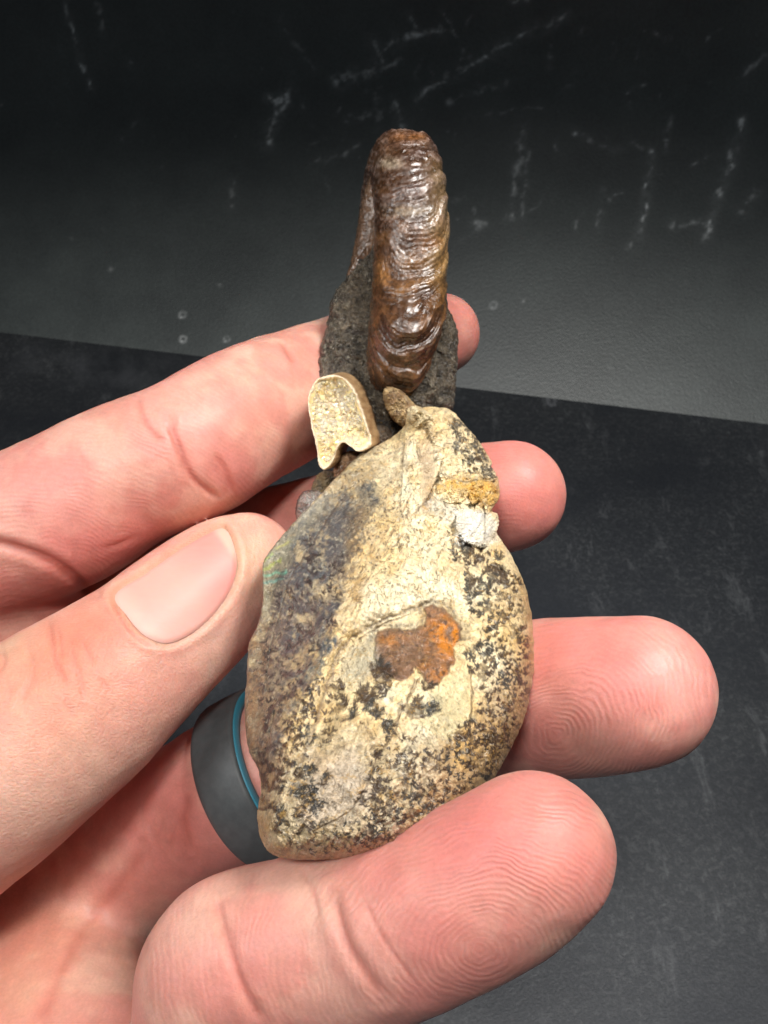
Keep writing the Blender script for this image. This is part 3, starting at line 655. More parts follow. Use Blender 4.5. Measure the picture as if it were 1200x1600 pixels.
# rust patch
rp_ = [(585, 1000), (588, 986), (610, 982), (640, 984), (662, 978), (668, 962), (662, 950), (676, 944), (690, 949), (704, 962), (723, 983), (719, 997), (706, 1012), (712, 1030), (706, 1044), (692, 1058), (687, 1068), (666, 1069), (660, 1050), (650, 1044), (640, 1058), (626, 1066), (606, 1054), (590, 1044), (584, 1020)]
wx3 = xx + 4 * fb2(xx, yy, 9, 4, 46.); wy3 = yy + 4 * fb2(xx, yy, 9, 4, 47.)
rm = lay(rp_, UMB, .98, 1.5, 1., wx3, wy3)
cv = mixc(cv, rm * np.clip(.5 + 1.5 * fb2(xx, yy, 14, 4, 41.), 0, 1) * .6, (.26, .15, .09))
for (x, y, rx, ry, a) in ((692, 985, 26, 26, .95), (700, 1010, 18, 20, .8), (690, 1055, 22, 12, .75), (610, 1000, 22, 8, .55), (665, 1035, 12, 20, .35), (714, 990, 10, 14, .9)):
    q = ((wx2 - x) / rx) ** 2 + ((wy2 - y) / ry) ** 2; cv = mixc(cv, rm * a * np.exp(-q) * np.clip(.75 + 2.2 * fb2(xx, yy, 9, 4, 43.), 0, 1), (.60, .20, .012))
cv = mixc(cv, rm * np.clip(fb2(xx, yy, 6, 4, 44.) * 3.2 - .6, 0, .85), (.06, .03, .018)); cv = mixc(cv, rm * np.clip(fb2(xx, yy, 5, 3, 45.) * 3 - 1.1, 0, .7), (.42, .24, .12))
rim = np.exp(-((poly_sd(wx2, wy2, rp_) - 5) / 5) ** 2) * (yy < 1002) * .55; cv = mixc(cv, np.clip(rim * (1 + n_fin), 0, 1), (.12, .10, .07))
# grey shoulder just left of the rust patch and along the arc line
ARC = spline([(432, 1332), (448, 1260), (478, 1170), (500, 1110), (516, 1060), (530, 1020), (560, 990), (600, 968), (650, 950), (690, 935), (730, 930)], 60)
da = line_d(wx2, wy2, ARC)
lay([(520, 1060), (545, 1010), (585, 990), (590, 1050), (560, 1070)], (.34, .33, .26), .6, 10)
cv = mixc(cv, .7 * np.exp(-(da / 3.0) ** 2) * ss(1300, 1200, yy) * ss(700, 640, xx), (.16, .12, .09))
lay([(700, 1060), (728, 1050), (736, 1120), (700, 1160), (660, 1140), (670, 1090)], (.62, .54, .32), .7, 8)
# ---- dendrites drawn at double resolution
DS = 2.0; DC = np.zeros((int(CHH * DS) + 8, int(CW * DS) + 8), np.float32); pts_acc = []
def dendrite(x, y, L, ang, spread, nb, w):
    L = L * 1.12
    for b in range(nb):
        a = ang + spread * ((b + .5) / nb - .5) + rng.normal(0, .10); l = L * rng.uniform(.6, 1.1); n = max(5, int(l * 2.4))
        t = np.linspace(0, 1, n); cu = rng.normal(0, .35)
        X_ = x + l * t * np.cos(a + cu * t); Y_ = y + l * t * np.sin(a + cu * t)
        pts_acc.append(np.stack([X_, Y_, w * (1.25 - .6 * t)], 1))
        for k in range(2, n, 5):
            for sgn in (-1, 1):
                ll = l * .42 * (1.05 - t[k] * .65) * rng.uniform(.6, 1.15); mm = max(2, int(ll * 2.4)); tt = np.linspace(0, 1, mm)
                aa = a + cu * t[k] + sgn * rng.uniform(.5, .85)
                pts_acc.append(np.stack([X_[k] + ll * tt * np.cos(aa), Y_[k] + ll * tt * np.sin(aa), w * .85 * (1 - .45 * tt)], 1))
def scatter(poly, n, Lr, ang, asd, spread, nb, w, dens=None):
    p = np.array(poly); c = 0; tries = 0
    while c < n and tries < n * 12:
        tries += 1
        x = rng.uniform(p[:, 0].min(), p[:, 0].max()); y = rng.uniform(p[:, 1].min(), p[:, 1].max())
        if poly_sd(np.array([[x]]), np.array([[y]]), poly)[0, 0] > 0: continue
        dendrite(x, y, rng.uniform(*Lr), rng.normal(ang, asd), spread, rng.integers(*nb), w * rng.uniform(.8, 1.2)); c += 1
scatter([(530, 1050), (590, 1045), (615, 1080), (606, 1130), (560, 1145), (530, 1100)], 15, (15, 24), -1.9, 1.0, 2.0, (4, 6), .95)
scatter([(590, 1065), (615, 1070), (618, 1090), (596, 1092)], 4, (10, 15), -1.9, 1.0, 2.6, (4, 6), .9)
scatter([(640, 1080), (684, 1062), (676, 1110), (650, 1150), (625, 1130)], 12, (12, 20), -.8, .8, 2.0, (3, 5), .95)
scatter([(700, 850), (760, 860), (810, 900), (828, 1000), (760, 1000), (735, 950)], 150, (5, 10), -1.9, .6, 1.8, (2, 5), .80)
scatter([(740, 1000), (830, 1000), (828, 1080), (800, 1170), (740, 1170), (750, 1080)], 260, (3.0, 8), -1.9, .7, 2.0, (2, 5), .9)
scatter([(700, 650), (730, 660), (765, 720), (775, 750), (735, 740), (705, 700)], 90, (4, 10), .8, .5, 1.5, (2, 4), .85)
scatter([(425, 1090), (510, 1050), (480, 1150), (430, 1200), (395, 1190)], 110, (5, 11), 1.9, .5, 1.6, (2, 5), .75)
scatter([(405, 1190), (440, 1200), (440, 1300), (415, 1310)], 22, (9, 17), -1.6, .5, 2.0, (3, 6), .8)
scatter([(450, 1190), (510, 1200), (505, 1280), (460, 1290)], 50, (7, 13), 1.2, .8, 2.4, (3, 6), .8)
scatter([(440, 1120), (500, 1100), (490, 1200), (440, 1240)], 34, (4, 9), 1.5, .5, 1.8, (2, 5), .7)
scatter([(505, 1090), (540, 1080), (520, 1150), (500, 1180)], 26, (4, 9), -1.6, .5, 2.0, (2, 5), .7)
scatter([(580, 1180), (690, 1180), (680, 1290), (560, 1330), (560, 1240)], 210, (4, 10), -1.9, 1.0, 2.6, (3, 6), .8)
scatter([(560, 1130), (660, 1140), (700, 1200), (600, 1200)], 26, (4, 9), 1.0, 1.0, 2.6, (2, 5), .75)
scatter([(690, 1160), (800, 1110), (770, 1230), (680, 1310)], 260, (2.5, 7), -1.9, 1.0, 2.6, (2, 5), .85)
scatter([(725, 1020), (765, 1000), (775, 1050), (740, 1058)], 30, (4, 9), 0, 2, 3, (3, 6), 1.0)
scatter([(715, 1130), (745, 1120), (735, 1160), (712, 1168)], 14, (4, 8), 0, 2, 3, (3, 6), 1.0)
scatter([(450, 1290), (640, 1280), (660, 1325), (450, 1338)], 110, (3, 8), -1.6, 1.0, 2.6, (2, 5), .7)
scatter([(480, 840), (545, 860), (530, 960), (480, 1060), (410, 1150), (400, 1060), (430, 950)], 150, (4, 10), -1.0, 1.5, 3, (2, 5), .7)
scatter([(715, 850), (790, 880), (800, 930), (740, 950)], 15, (12, 20), -2.2, .6, 1.8, (4, 6), .85)
scatter([(560, 760), (640, 740), (680, 860), (600, 930), (560, 900)], 120, (1.5, 4), -1.9, 1.0, 2.6, (2, 3), .5)
D_ = np.vstack(pts_acc); u_ = (D_[:, 0] - CX0) * DS; v_ = (D_[:, 1] - CY0) * DS; rw = D_[:, 2] * DS * .80
ok = (u_ > 3) & (v_ > 3) & (u_ < DC.shape[1] - 4) & (v_ < DC.shape[0] - 4); u_, v_, rw = u_[ok], v_[ok], rw[ok]
for di in range(-2, 3):
    for dj in range(-2, 3):
        I_ = np.round(v_).astype(int) + di; J_ = np.round(u_).astype(int) + dj
        r_ = np.hypot(I_ - v_, J_ - u_); np.maximum.at(DC, (I_, J_), np.clip(1.25 - r_ / (rw + .2) * .75, 0, 1).astype(np.float32))
# cracks
CRK = [[(648, 1062), (640, 1085), (628, 1110), (615, 1150), (590, 1180), (578, 1215), (565, 1245), (545, 1268), (515, 1285), (490, 1300)],
       [(628, 1110), (640, 1090), (652, 1062)], [(735, 1050), (738, 1100), (732, 1150)], [(540, 775), (520, 800), (480, 860), (455, 900), (440, 950), (420, 1020), (415, 1080)],
       [(686, 745), (660, 790), (650, 800)], [(672, 690), (690, 672), (712, 668)], [(755, 790), (760, 830), (752, 860), (742, 878)], [(640, 960), (600, 975), (560, 1000)],
       [(690, 740), (720, 752), (760, 750)], [(400, 1240), (410, 1200), (420, 1150), (430, 1110)], [(700, 830), (740, 860), (745, 885)]]
crk = np.zeros_like(cv[..., 0]); crx = xx + 3 * fb2(xx, yy, 12, 3, 51.); cry = yy + 3 * fb2(xx, yy, 12, 3, 52.)
for c in CRK: crk = np.maximum(crk, np.exp(-(line_d(crx, cry, c) / 1.25) ** 2))
cv = mixc(cv, crk * .75, (.09, .06, .04))
cv = np.clip(cv * (1 + .20 * n_px[..., None] + .22 * n_fin[..., None] + .14 * n_mid[..., None]), 0.01, .88)

# ---- relief of the body chamber in mm
sd_arc = np.where(poly_sd(xx, yy, np.vstack([ARC, [(900, 930), (900, 1400), (432, 1400)]])) < 0, 1, -1) * line_d(xx, yy, ARC)
tp_ = ss(1340, 1150, yy) * ss(740, 600, xx)
hgt = 2.4 * ss(8, 120, sd_arc) + 1.9 * np.exp(-((sd_arc + 34) / 36) ** 2) * tp_ - .95 * np.exp(-((sd_arc - 8) / 15) ** 2) * tp_
crest = line_d(xx, yy, spline([(705, 650), (640, 780), (590, 900), (520, 1020), (460, 1140), (425, 1300)], 40))
left_ = poly_sd(xx, yy, [(705, 600), (705, 650), (640, 780), (590, 900), (520, 1020), (460, 1140), (425, 1300), (425, 1400), (300, 1400), (300, 600)]) < 0
hgt -= np.where(left_, np.clip(crest - 6, 0, 130) * .040, 0)
hgt += 1.2 * np.exp(-(crest / 50) ** 2) - .35 * np.exp(-(da / 3.5) ** 2) * ss(1300, 1150, yy) * ss(720, 640, xx)
hgt -= 1.0 * ss(560, 390, xx + .28 * (yy - 1000)) * ss(1250, 1100, yy)
hgt += .35 * rm * fb2(xx, yy, 8, 4, 48.); hgt += .55 * rm * (.3 + .7 * ss(0, 1, .5 + .5 * fb2(xx, yy, 16, 3, 61.))) - .5 * np.exp(-((poly_sd(wx2, wy2, rp_) - 2) / 4) ** 2) * (yy < 1010)
RDG = [((712, 650), 16, 1.6), ((735, 690), 15, 1.0), ((752, 715), 14, .9), ((768, 770), 15, 1.9), ((772, 800), 12, 1.2), ((735, 760), 20, .9), ((700, 765), 20, .7), ((745, 822), 18, 1.0), ((690, 720), 14, .7)]
for (c, r, a) in RDG: hgt += a * np.exp(-(((wx2 - c[0]) ** 2 + (wy2 - c[1]) ** 2) / r ** 2))
hgt -= 1.0 * np.exp(-(line_d(wx2, wy2, [(672, 700), (682, 745), (664, 800)]) / 6) ** 2)
hgt -= .9 * np.exp(-(line_d(wx2, wy2, [(700, 785), (740, 792), (765, 800)]) / 5) ** 2) + .8 * np.exp(-(line_d(wx2, wy2, [(720, 850), (752, 858), (775, 840)]) / 5) ** 2)
hgt -= .7 * np.exp(-(line_d(wx2, wy2, [(700, 738), (735, 744), (768, 745)]) / 4) ** 2)
hgt += .8 * fb2(xx, yy, 42, 3, 67.) + .42 * n_mid + .17 * n_fin + .05 * n_px - .06 * np.clip(fb2(xx, yy, 3.2, 2, 66.) * 3, 0, 1) + .5 * fb2(xx, yy, 90, 3, 62.)
rough_top = ss(860, 780, yy) * ss(640, 700, xx); hgt += rough_top * (1.5 * np.abs(fb2(xx, yy, 18, 4, 63.)) + .5 * fb2(xx, yy, 9, 3, 64.)) - rough_top * .9 * np.exp(-(fb2(xx, yy, 34, 3, 65.) / .035) ** 2)
hgt -= .30 * crk
hgt += .10 * sp
BO = [(640, 640), (680, 636), (704, 640), (725, 662), (746, 686), (757, 703), (768, 722), (767, 736), (777, 748), (781, 764), (779, 780), (769, 790), (771, 800), (779, 812), (776, 828), (783, 844), (796, 862), (812, 895), (827, 940), (833, 990), (834, 1050), (820, 1120), (800, 1165), (768, 1222), (728, 1270), (680, 1306), (620, 1330), (560, 1341), (500, 1344), (452, 1342), (424, 1334), (408, 1310), (402, 1275), (407, 1235), (404, 1205), (388, 1170), (382, 1110), (386, 1050), (389, 1008), (403, 975), (411, 935), (410, 885), (420, 862), (445, 832), (478, 796), (520, 752), (560, 712), (600, 690), (630, 668)]
hfun = lambda X_, Y_: samp(hgt, X_, Y_, CX0, CY0, 1)
v, f, bx, by = inflate_sq(BO, (612, 1000), dpl, 16.5, 760, hfun, 1.5, 15, 12.0, pw=.97)
body_bvh = BVHTree.FromPolygons([Vector(p) for p in v[::1]], f[:2 * 759 * 759].tolist())
cvs = samp(cv, bx, by, CX0, CY0, 1); dn = samp(DC, bx, by, CX0, CY0, DS)
dn = np.clip(dn * 1.15 * np.clip(1.1 + 1.1 * fb2(bx, by, 16, 3, 71.), .25, 1), 0, 1)
dcol = np.where(((fb2(bx, by, 40, 2, 72.) > .1) | (samp(gm, bx, by, CX0, CY0, 1) > .3))[:, None], np.array([.018, .017, .016]), np.array([.045, .024, .013]))
bc = cvs * (1 - dn[:, None] * .97) + dcol * dn[:, None] * .97
m = Mat("fossil_shell")
n1 = m.noise(1900, 4, .75, None, .8); n2 = m.noise(420, 4, .65); c = m.attr('paint', True); n3 = m.noise(900, 5, .8, m.mapping((1, .55, .8), (.2, .3, .5)), 2.2); n4 = m.noise(1500, 3, .7, m.mapping((.7, 1, .8), (.7, .3, .1)), 1.0)
c = m.mulv(c, m.rng(n1, .30, .70, .80, 1.18)); c = m.mulv(c, m.rng(n2, .3, .7, .88, 1.12))
ver = m.math('MULTIPLY', m.rng(n3, .545, .60, 0, 1), m.attr('speck')); c = m.mix(m.math('MULTIPLY', ver, .80), c, (.10, .06, .028))
gold = m.math('MULTIPLY', m.rng(n4, .57, .64, 0, .7), m.attr('speck')); c = m.mix(gold, c, (.50, .29, .075))
whi = m.math('MULTIPLY', m.rng(n4, .36, .40, .5, 0), m.attr('speck')); c = m.mix(whi, c, (.80, .74, .60))
fl1 = m.math('MULTIPLY', m.rng(m.noise(1300, 4, .75, None, .5), .56, .64, 0, .6), m.attr('fleck')); c = m.mix(fl1, c, (.50, .45, .34)); fl2 = m.math('MULTIPLY', m.rng(m.noise(800, 4, .75, m.mapping((1, .5, .7), (.5, .1, .8)), 1.0), .54, .60, 0, .6), m.attr('fleck')); c = m.mix(fl2, c, (.030, .036, .042))
m.link(c, m.b.inputs['Base Color']); m.link(m.rng(n2, .3, .7, .26, .50), m.b.inputs['Roughness'])
b = m.bump(n2, .0006, .45); b = m.bump(n1, .0003, .7, b); b = m.bump(m.math('MULTIPLY', ver, -1.0), .0002, .7, b); m.link(b, m.b.inputs['Normal']); m.set(Specular_IOR_Level=.65); MSH = m.m
spk = .62 - .62 * samp(gm, bx, by, CX0, CY0, 1) + .6 * fb2(bx, by, 45, 3, 75.) + .25 * ss(900, 760, by) - .35 * np.exp(-((bx - 700) ** 2 + (by - 1110) ** 2) / 45 ** 2) - .3 * np.exp(-((bx - 500) ** 2 + (by - 1230) ** 2) / 50 ** 2) - .35 * samp(rm, bx, by, CX0, CY0, 1) - .5 * np.exp(-((bx - 745) ** 2 + (by - 825) ** 2) / 24 ** 2)
mesh_obj('body_chamber', v, f, MSH, fos, attrs={'paint': bc, 'speck': np.clip(spk, 0, 1), 'fleck': samp(gm, bx, by, CX0, CY0, 1)})

# ---- ribbed brown coil (edge-on disc)
nphi, npsi = 720, 260
phi = np.linspace(0, 2 * np.pi, nphi, endpoint=False); psi = np.linspace(0, 2 * np.pi, npsi, endpoint=False)
PH, PS = np.meshgrid(phi, psi, indexing='ij')        # PH 0 faces the camera, + goes up; PS 0 is the venter
cc0 = PC(636, 418, 183); Rp = 14.0
up = np.sin(PH); wrapd = np.angle(np.exp(1j * PH))
hwid = 5.3 + .35 * np.cos(PH) - .5 * ss(.5, 1.3, -wrapd); hrad = 6.0 + .0 * PH
pp = np.sign(np.cos(PS)) * np.abs(np.cos(PS)) ** .85; qq = np.sign(np.sin(PS)) * np.abs(np.sin(PS)) ** .85
PHn = np.angle(np.exp(1j * PH)); PSn = np.angle(np.exp(1j * PS))
lat = np.sin(PS)
rph = PH * 27 / (2 * np.pi) - 1.05 * lat ** 2 - .25 * lat + .75 * fb2(PHn * 10, PSn * 3, 4, 3, 81.)
fr_ = rph - np.floor(rph); rib = np.where(fr_ < .72, np.sin((fr_ / .72) ** 1.5 * np.pi) ** .9, 0)
ramp = np.clip(.65 + .7 * fb2(PHn * 10, PSn * 4, 3.2, 3, 82.), .15, 1.3) * (.75 + .5 * np.clip(lat, -.6, 1)) * ss(-1.0, -.1, np.cos(PS))
rib_h = .68 * rib * ramp
fineln = .05 * np.sin(rph * 2 * np.pi * 5)
rad = hrad * pp + (rib_h + fineln) * np.clip(pp, 0, 1) + .60 * fb2(PHn * 14, PSn * 6, 3.0, 5, 83.) * np.clip(pp, 0, 1)
lx = hwid * qq + .55 * rib_h * qq
ca, sa = math.cos(math.radians(9)), math.sin(math.radians(9)); R_ = Rp + rad
Xl = lx; Yl = R_ * np.sin(PH) * 1.10; Zl = R_ * np.cos(PH)
Xc = Xl * ca + Zl * sa * 1.0; Zc = -Xl * sa + Zl * ca
tz = math.radians(1.5); Xt = Xc * math.cos(tz) + Yl * math.sin(tz); Yt = -Xc * math.sin(tz) + Yl * math.cos(tz)
Zc = Zc + .62 * np.clip(-Yl, 0, 99) * ss(0, 14, -Yl); Yt = np.where(Yl < 0, Yt * 1.06, Yt)
vv = np.stack([cc0[0] + Xt - 1.9 , cc0[1] + Yt, cc0[2] + Zc], -1).reshape(-1, 3)
fc = grid_faces(npsi, nphi, True); lastr = (nphi - 1) * npsi; i = np.arange(npsi); fc = np.vstack([fc, np.stack([lastr + i, lastr + (i + 1) % npsi, (i + 1) % npsi, i], 1)])
if (vnormals(vv, fc) * (vv - vv.mean(0))).sum(1).mean() < 0: fc = fc[:, ::-1]
kx, ky = PIX(vv); ribf = rib.ravel() * np.clip(ramp.ravel(), 0, 1)
cb = np.tile(np.array([.085, .040, .018]), (len(vv), 1))
nA = fb2(kx, ky, 40, 3, 91.); nB = fb2(kx, ky, 12, 4, 92.); nC = fb2(kx, ky, 3.5, 3, 93.)
cb = mixc(cb, np.clip(.45 + nB * 1.4, 0, 1) * .75, (.17, .075, .03)); cb = mixc(cb, np.clip(nA * 1.6, 0, .7), (.26, .125, .04))
cb = mixc(cb, ss(650, 690, kx + 6 * nB) * ss(470, 400, ky) * ss(230, 280, ky) * .8, (.46, .32, .15))
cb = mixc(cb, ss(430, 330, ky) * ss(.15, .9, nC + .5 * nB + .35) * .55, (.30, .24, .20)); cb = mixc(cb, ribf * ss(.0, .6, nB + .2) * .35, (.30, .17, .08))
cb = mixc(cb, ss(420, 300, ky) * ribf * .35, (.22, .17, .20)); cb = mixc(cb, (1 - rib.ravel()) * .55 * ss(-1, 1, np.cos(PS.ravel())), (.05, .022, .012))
for (x, y, rx, ry, a, c_) in ((598, 425, 14, 22, .7, (.42, .20, .06)), (690, 400, 10, 60, .5, (.45, .24, .06)), (672, 380, 22, 16, .55, (.30, .13, .05)), (610, 255, 16, 8, .7, (.5, .42, .28)), (635, 330, 40, 8, .45, (.45, .36, .22)), (640, 213, 34, 7, .6, (.40, .16, .04)), (610, 575, 30, 10, .4, (.30, .14, .05)), (585, 500, 9, 60, .4, (.26, .12, .05))):
    cb = mixc(cb, a * np.exp(-((kx - x) / rx) ** 2 - ((ky - y) / ry) ** 2) * np.clip(.75 + nB + nC * .5, 0, 1), c_)
cb = np.clip(cb * np.array([.74, .71, .72]) * (1 + .6 * nC[:, None]), .006, .8)
m = Mat("glossy_brown_shell"); n1 = m.noise(1500, 4, .7); n2 = m.noise(500, 4, .6)
m.link(m.mulv(m.attr('paint', True), m.rng(n1, .28, .72, .6, 1.4)), m.b.inputs['Base Color']); m.link(m.rng(n2, .35, .65, .12, .42), m.b.inputs['Roughness'])
b = m.bump(n2, .0007, .55); b = m.bump(n1, .0002, .7, b); m.link(b, m.b.inputs['Normal']); m.set(Specular_IOR_Level=.6, Coat_Weight=.45, Coat_Roughness=.17); MCO = m.m
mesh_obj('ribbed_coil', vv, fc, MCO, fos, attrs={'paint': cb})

# ---- dark grainy matrix rock behind the coil
m = Mat("dark_matrix_rock"); n1 = m.noise(1100, 4, .75); n2 = m.noise(350, 5, .7); g1 = m.voro(2600, out='Color'); n3 = m.noise(60, 3)
c = m.mix(m.rng(n2, .35, .65, 0, 1), (.040, .032, .022), (.135, .108, .074)); c = m.mix(m.rng(n3, .5, .7, 0, .5), c, (.13, .085, .045)); c = m.mulv(c, m.rng(n1, .34, .66, .25, 1.9))
gs = m.node('ShaderNodeSeparateColor'); m.link(g1, gs.inputs[0]); c = m.mix(m.rng(gs.outputs[0], .95, .97, 0, .6), c, (.38, .34, .26))
m.link(c, m.b.inputs['Base Color']); m.link(m.rng(gs.outputs[1], 0, 1, .12, .5), m.b.inputs['Roughness'])
b = m.bump(n2, .0016, .9); b = m.bump(n1, .0012, 1.0, b); m.link(b, m.b.inputs['Normal']); m.set(Specular_IOR_Level=.8); MRK = m.m
def rockh(s, a, o, b=0.):
    return lambda X_, Y_: a * fb2(X_, Y_, s, 5, o) + b * np.abs(fb2(X_, Y_, s * .4, 3, o + 3))
MO = [(600, 330), (575, 330), (562, 372), (551, 402), (543, 428), (530, 448), (516, 474), (510, 510), (500, 545), (494, 580), (493, 625), (510, 655), (560, 660), (590, 658), (612, 668), (640, 650), (670, 655), (706, 640), (712, 600), (715, 560), (716, 520), (708, 497), (700, 480), (697, 440), (690, 380), (660, 340)]
v, f, bx, by, fr = inflate(MO, (612, 540), lambda x, y: 176.5 - (y - 500) * .035, 6.5, nout=620, mf=140, mb=20, pw=.55, height=rockh(26, 1.3, 101., .7), jit=2.6, jits=9, Tb=9)
mesh_obj('matrix_rock', v, f, MRK, fos)
# brown left flank of the disc
FO = [(585, 262), (572, 290), (562, 330), (554, 380), (546, 415), (541, 436), (552, 440), (566, 430), (580, 430), (600, 400), (604, 320), (600, 262)]
v, f, bx, by, fr = inflate(FO, (578, 370), lambda x, y: 178 + 0 * x, 3.2, nout=360, mf=60, mb=12, pw=.7, height=rockh(14, .5, 110.), jit=1.0, jits=8)
fl = np.tile(np.array([.13, .075, .045]), (len(v), 1)) * (1 + .5 * fb2(bx * 2.2, by * .35, 10, 4, 111.)[:, None]); fl = mixc(fl, np.clip(fb2(bx * 3, by * .3, 6, 3, 112.) * 2 - .3, 0, .6), (.26, .16, .10))
mesh_obj('coil_flank', v, f, MCO, fos, attrs={'paint': fl})

# ---- small pieces: (name, outline, centre, depth, thickness, colours, rough height)
def lump_part(name, outl, cen, d, T, ca_, cb_, hs=10, ha=.8, mat=None, res=260, off=0., tilt=(0, 0), pw=.7, speck=.35, canvas=0.):
    if d is None:
        oo = np.array(outl, float); S_ = []
        for k_ in (.3, .6, .85):
            for q_ in np.array(cen) + k_ * (oo - np.array(cen)):
                h_ = body_bvh.ray_cast(Vector((0, 0, 0)), Vector(PC(q_[0], q_[1], 1.)).normalized())
                if h_[0] is not None: S_.append([1, q_[0] - cen[0], q_[1] - cen[1], -h_[0][2]])
        S_ = np.array(S_); cf_, *_r = np.linalg.lstsq(S_[:, :3], S_[:, 3], rcond=None); d = cf_[0] + T * .66; tilt = (cf_[1], cf_[2])
    v, f, bx, by, fr = inflate(outl, cen, lambda x, y: d + tilt[0] * (x - cen[0]) + tilt[1] * (y - cen[1]), T, nout=res, mf=60, mb=10, pw=pw, height=rockh(hs, ha, off, .5), jit=1.3, jits=7)
    cq = np.tile(np.array(ca_), (len(v), 1)); cq = mixc(cq, np.clip(.5 + 1.6 * fb2(bx, by, 9, 4, off + 1), 0, 1), cb_)
    cq = mixc(cq, np.clip(fb2(bx, by, 3.5, 3, off + 2) * 2.5 - .5, 0, 1) * speck, (.05, .035, .02))
    if canvas: cq = cq * (1 - canvas) + canvas * (samp(cv, bx, by, CX0, CY0, 1)); dd_ = samp(DC, bx, by, CX0, CY0, DS)[:, None] * .93; cq = cq * (1 - dd_) + dd_ * np.array([.03, .027, .025])
    return mesh_obj(name, v, f, mat or MSH, fos, attrs={'paint': cq, 'speck': np.full(len(cq), speck)})
lump_part('shell_fragment', [(636, 640), (650, 634), (664, 640), (676, 650), (684, 664), (672, 676), (654, 670), (640, 658)], (660, 655), 156, 3.4, (.60, .46, .26), (.80, .68, .44), 7, 1.5, off=126., pw=.6)
lump_part('shell_fragment', [(598, 612), (610, 604), (630, 612), (645, 628), (655, 640), (648, 660), (634, 668), (618, 660), (604, 640)], (625, 636), 164, 4.2, (.22, .13, .06), (.48, .34, .17), 9, 1.1, off=121.)
lump_part('shell_fragment', [(640, 652), (655, 644), (668, 650), (674, 668), (664, 682), (650, 688), (638, 676)], (655, 666), 160, 4.0, (.42, .27, .12), (.60, .45, .26), 9, .8, off=131.)
lump_part('shell_fragment', [(602, 600), (625, 596), (646, 604), (650, 622), (630, 618), (608, 616)], (626, 608), 169, 3.0, (.05, .035, .02), (.18, .10, .04), 8, .9, off=141.)
lump_part('shell_fragment', [(668, 656), (684, 640), (704, 642), (726, 664), (748, 694), (764, 724), (776, 748), (750, 752), (715, 748), (694, 752), (686, 742), (690, 720), (676, 692)], (716, 700), None, 2.6, (.70, .58, .36), (.84, .76, .55), 9, 1.3, off=151., tilt=(0, -.08), speck=.6, pw=.45, canvas=.85, res=520)
lump_part('shell_fragment', [(653, 690), (672, 688), (688, 720), (684, 742), (668, 778), (656, 792), (650, 760), (654, 720)], (668, 735), None, 1.8, (.42, .29, .16), (.60, .45, .27), 12, .6, off=161., tilt=(0, -.07), speck=.15, pw=.5, canvas=.55)
lump_part('shell_fragment', [(682, 762), (700, 752), (722, 756), (734, 764), (726, 782), (704, 788), (688, 782)], (708, 771), None, 2.0, (.70, .42, .10), (.88, .70, .36), 9, 1.2, off=171., speck=.25, pw=.6, canvas=.8, res=300)
lump_part('shell_fragment', [(728, 758), (744, 748), (768, 752), (779, 768), (777, 784), (764, 792), (750, 784), (738, 788), (730, 774)], (754, 770), None, 3.4, (.60, .27, .02), (.80, .48, .10), 8, 1.6, off=175., speck=.35, pw=.7, canvas=.5, res=300)
lump_part('shell_fragment', [(744, 728), (760, 722), (774, 738), (778, 752), (764, 756), (750, 746)], (762, 740), None, 2.6, (.70, .58, .36), (.84, .76, .55), 8, 1.2, off=177., speck=.5, pw=.6, canvas=.85, res=260)
lump_part('shell_fragment', [(716, 802), (736, 797), (752, 800), (776, 802), (779, 820), (772, 838), (756, 856), (738, 852), (724, 842), (712, 822)], (748, 824), None, 1.5, (.80, .70, .48), (.90, .84, .68), 12, .8, off=181., tilt=(0, -.06), speck=.15, pw=.6, canvas=.55, res=420)
lump_part('shell_fragment', [(764, 846), (776, 836), (788, 852), (800, 880), (804, 900), (790, 896), (776, 880), (768, 866)], (784, 868), None, 1.8, (.62, .40, .12), (.80, .68, .42), 9, 1.2, off=185., tilt=(0, -.06), speck=.3, pw=.6, canvas=.7)
lump_part('inner_whorl', [(530, 712), (550, 704), (572, 708), (580, 722), (560, 742), (538, 762), (522, 748), (522, 728)], (550, 730), 160, 3.5, (.20, .11, .06), (.40, .25, .14), 8, .8, off=191., mat=MCO)
lump_part('hollow_shade_lump', [(560, 640), (600, 640), (640, 665), (650, 690), (620, 705), (580, 712), (560, 700)], (605, 676), 170, 3.0, (.02, .016, .012), (.05, .04, .03), 8, .8, off=201.)  # solid near-black lump; the shade of a hollow is put into its colour
lump_part('inner_whorl', [(585, 668), (597, 664), (610, 672), (614, 690), (600, 706), (585, 708), (580, 690)], (598, 686), 165.5, 2.4, (.28, .24, .19), (.14, .10, .07), 8, .5, off=211.)
lump_part('inner_whorl', [(490, 752), (505, 736), (530, 740), (525, 760), (500, 775), (485, 780)], (507, 758), 163, 3.2, (.28, .20, .10), (.20, .17, .13), 8, .8, off=221.)
m = Mat("clear_calcite"); n1 = m.noise(350, 4, .7); m.link(m.mix(m.rng(n1, .35, .65, 0, 1), (.42, .39, .35), (.16, .14, .12)), m.b.inputs['Base Color']); m.set(Roughness=.16, Transmission_Weight=.35, IOR=1.55); m.link(m.bump(n1, .0012, .8), m.b.inputs['Normal'])
lump_part('calcite_crystal', [(462, 792), (470, 772), (484, 765), (500, 768), (512, 780), (500, 800), (480, 815), (464, 812)], (486, 790), 158, 3.6, (.3, .3, .3), (.2, .2, .2), 9, 1.0, off=231., mat=m.m)

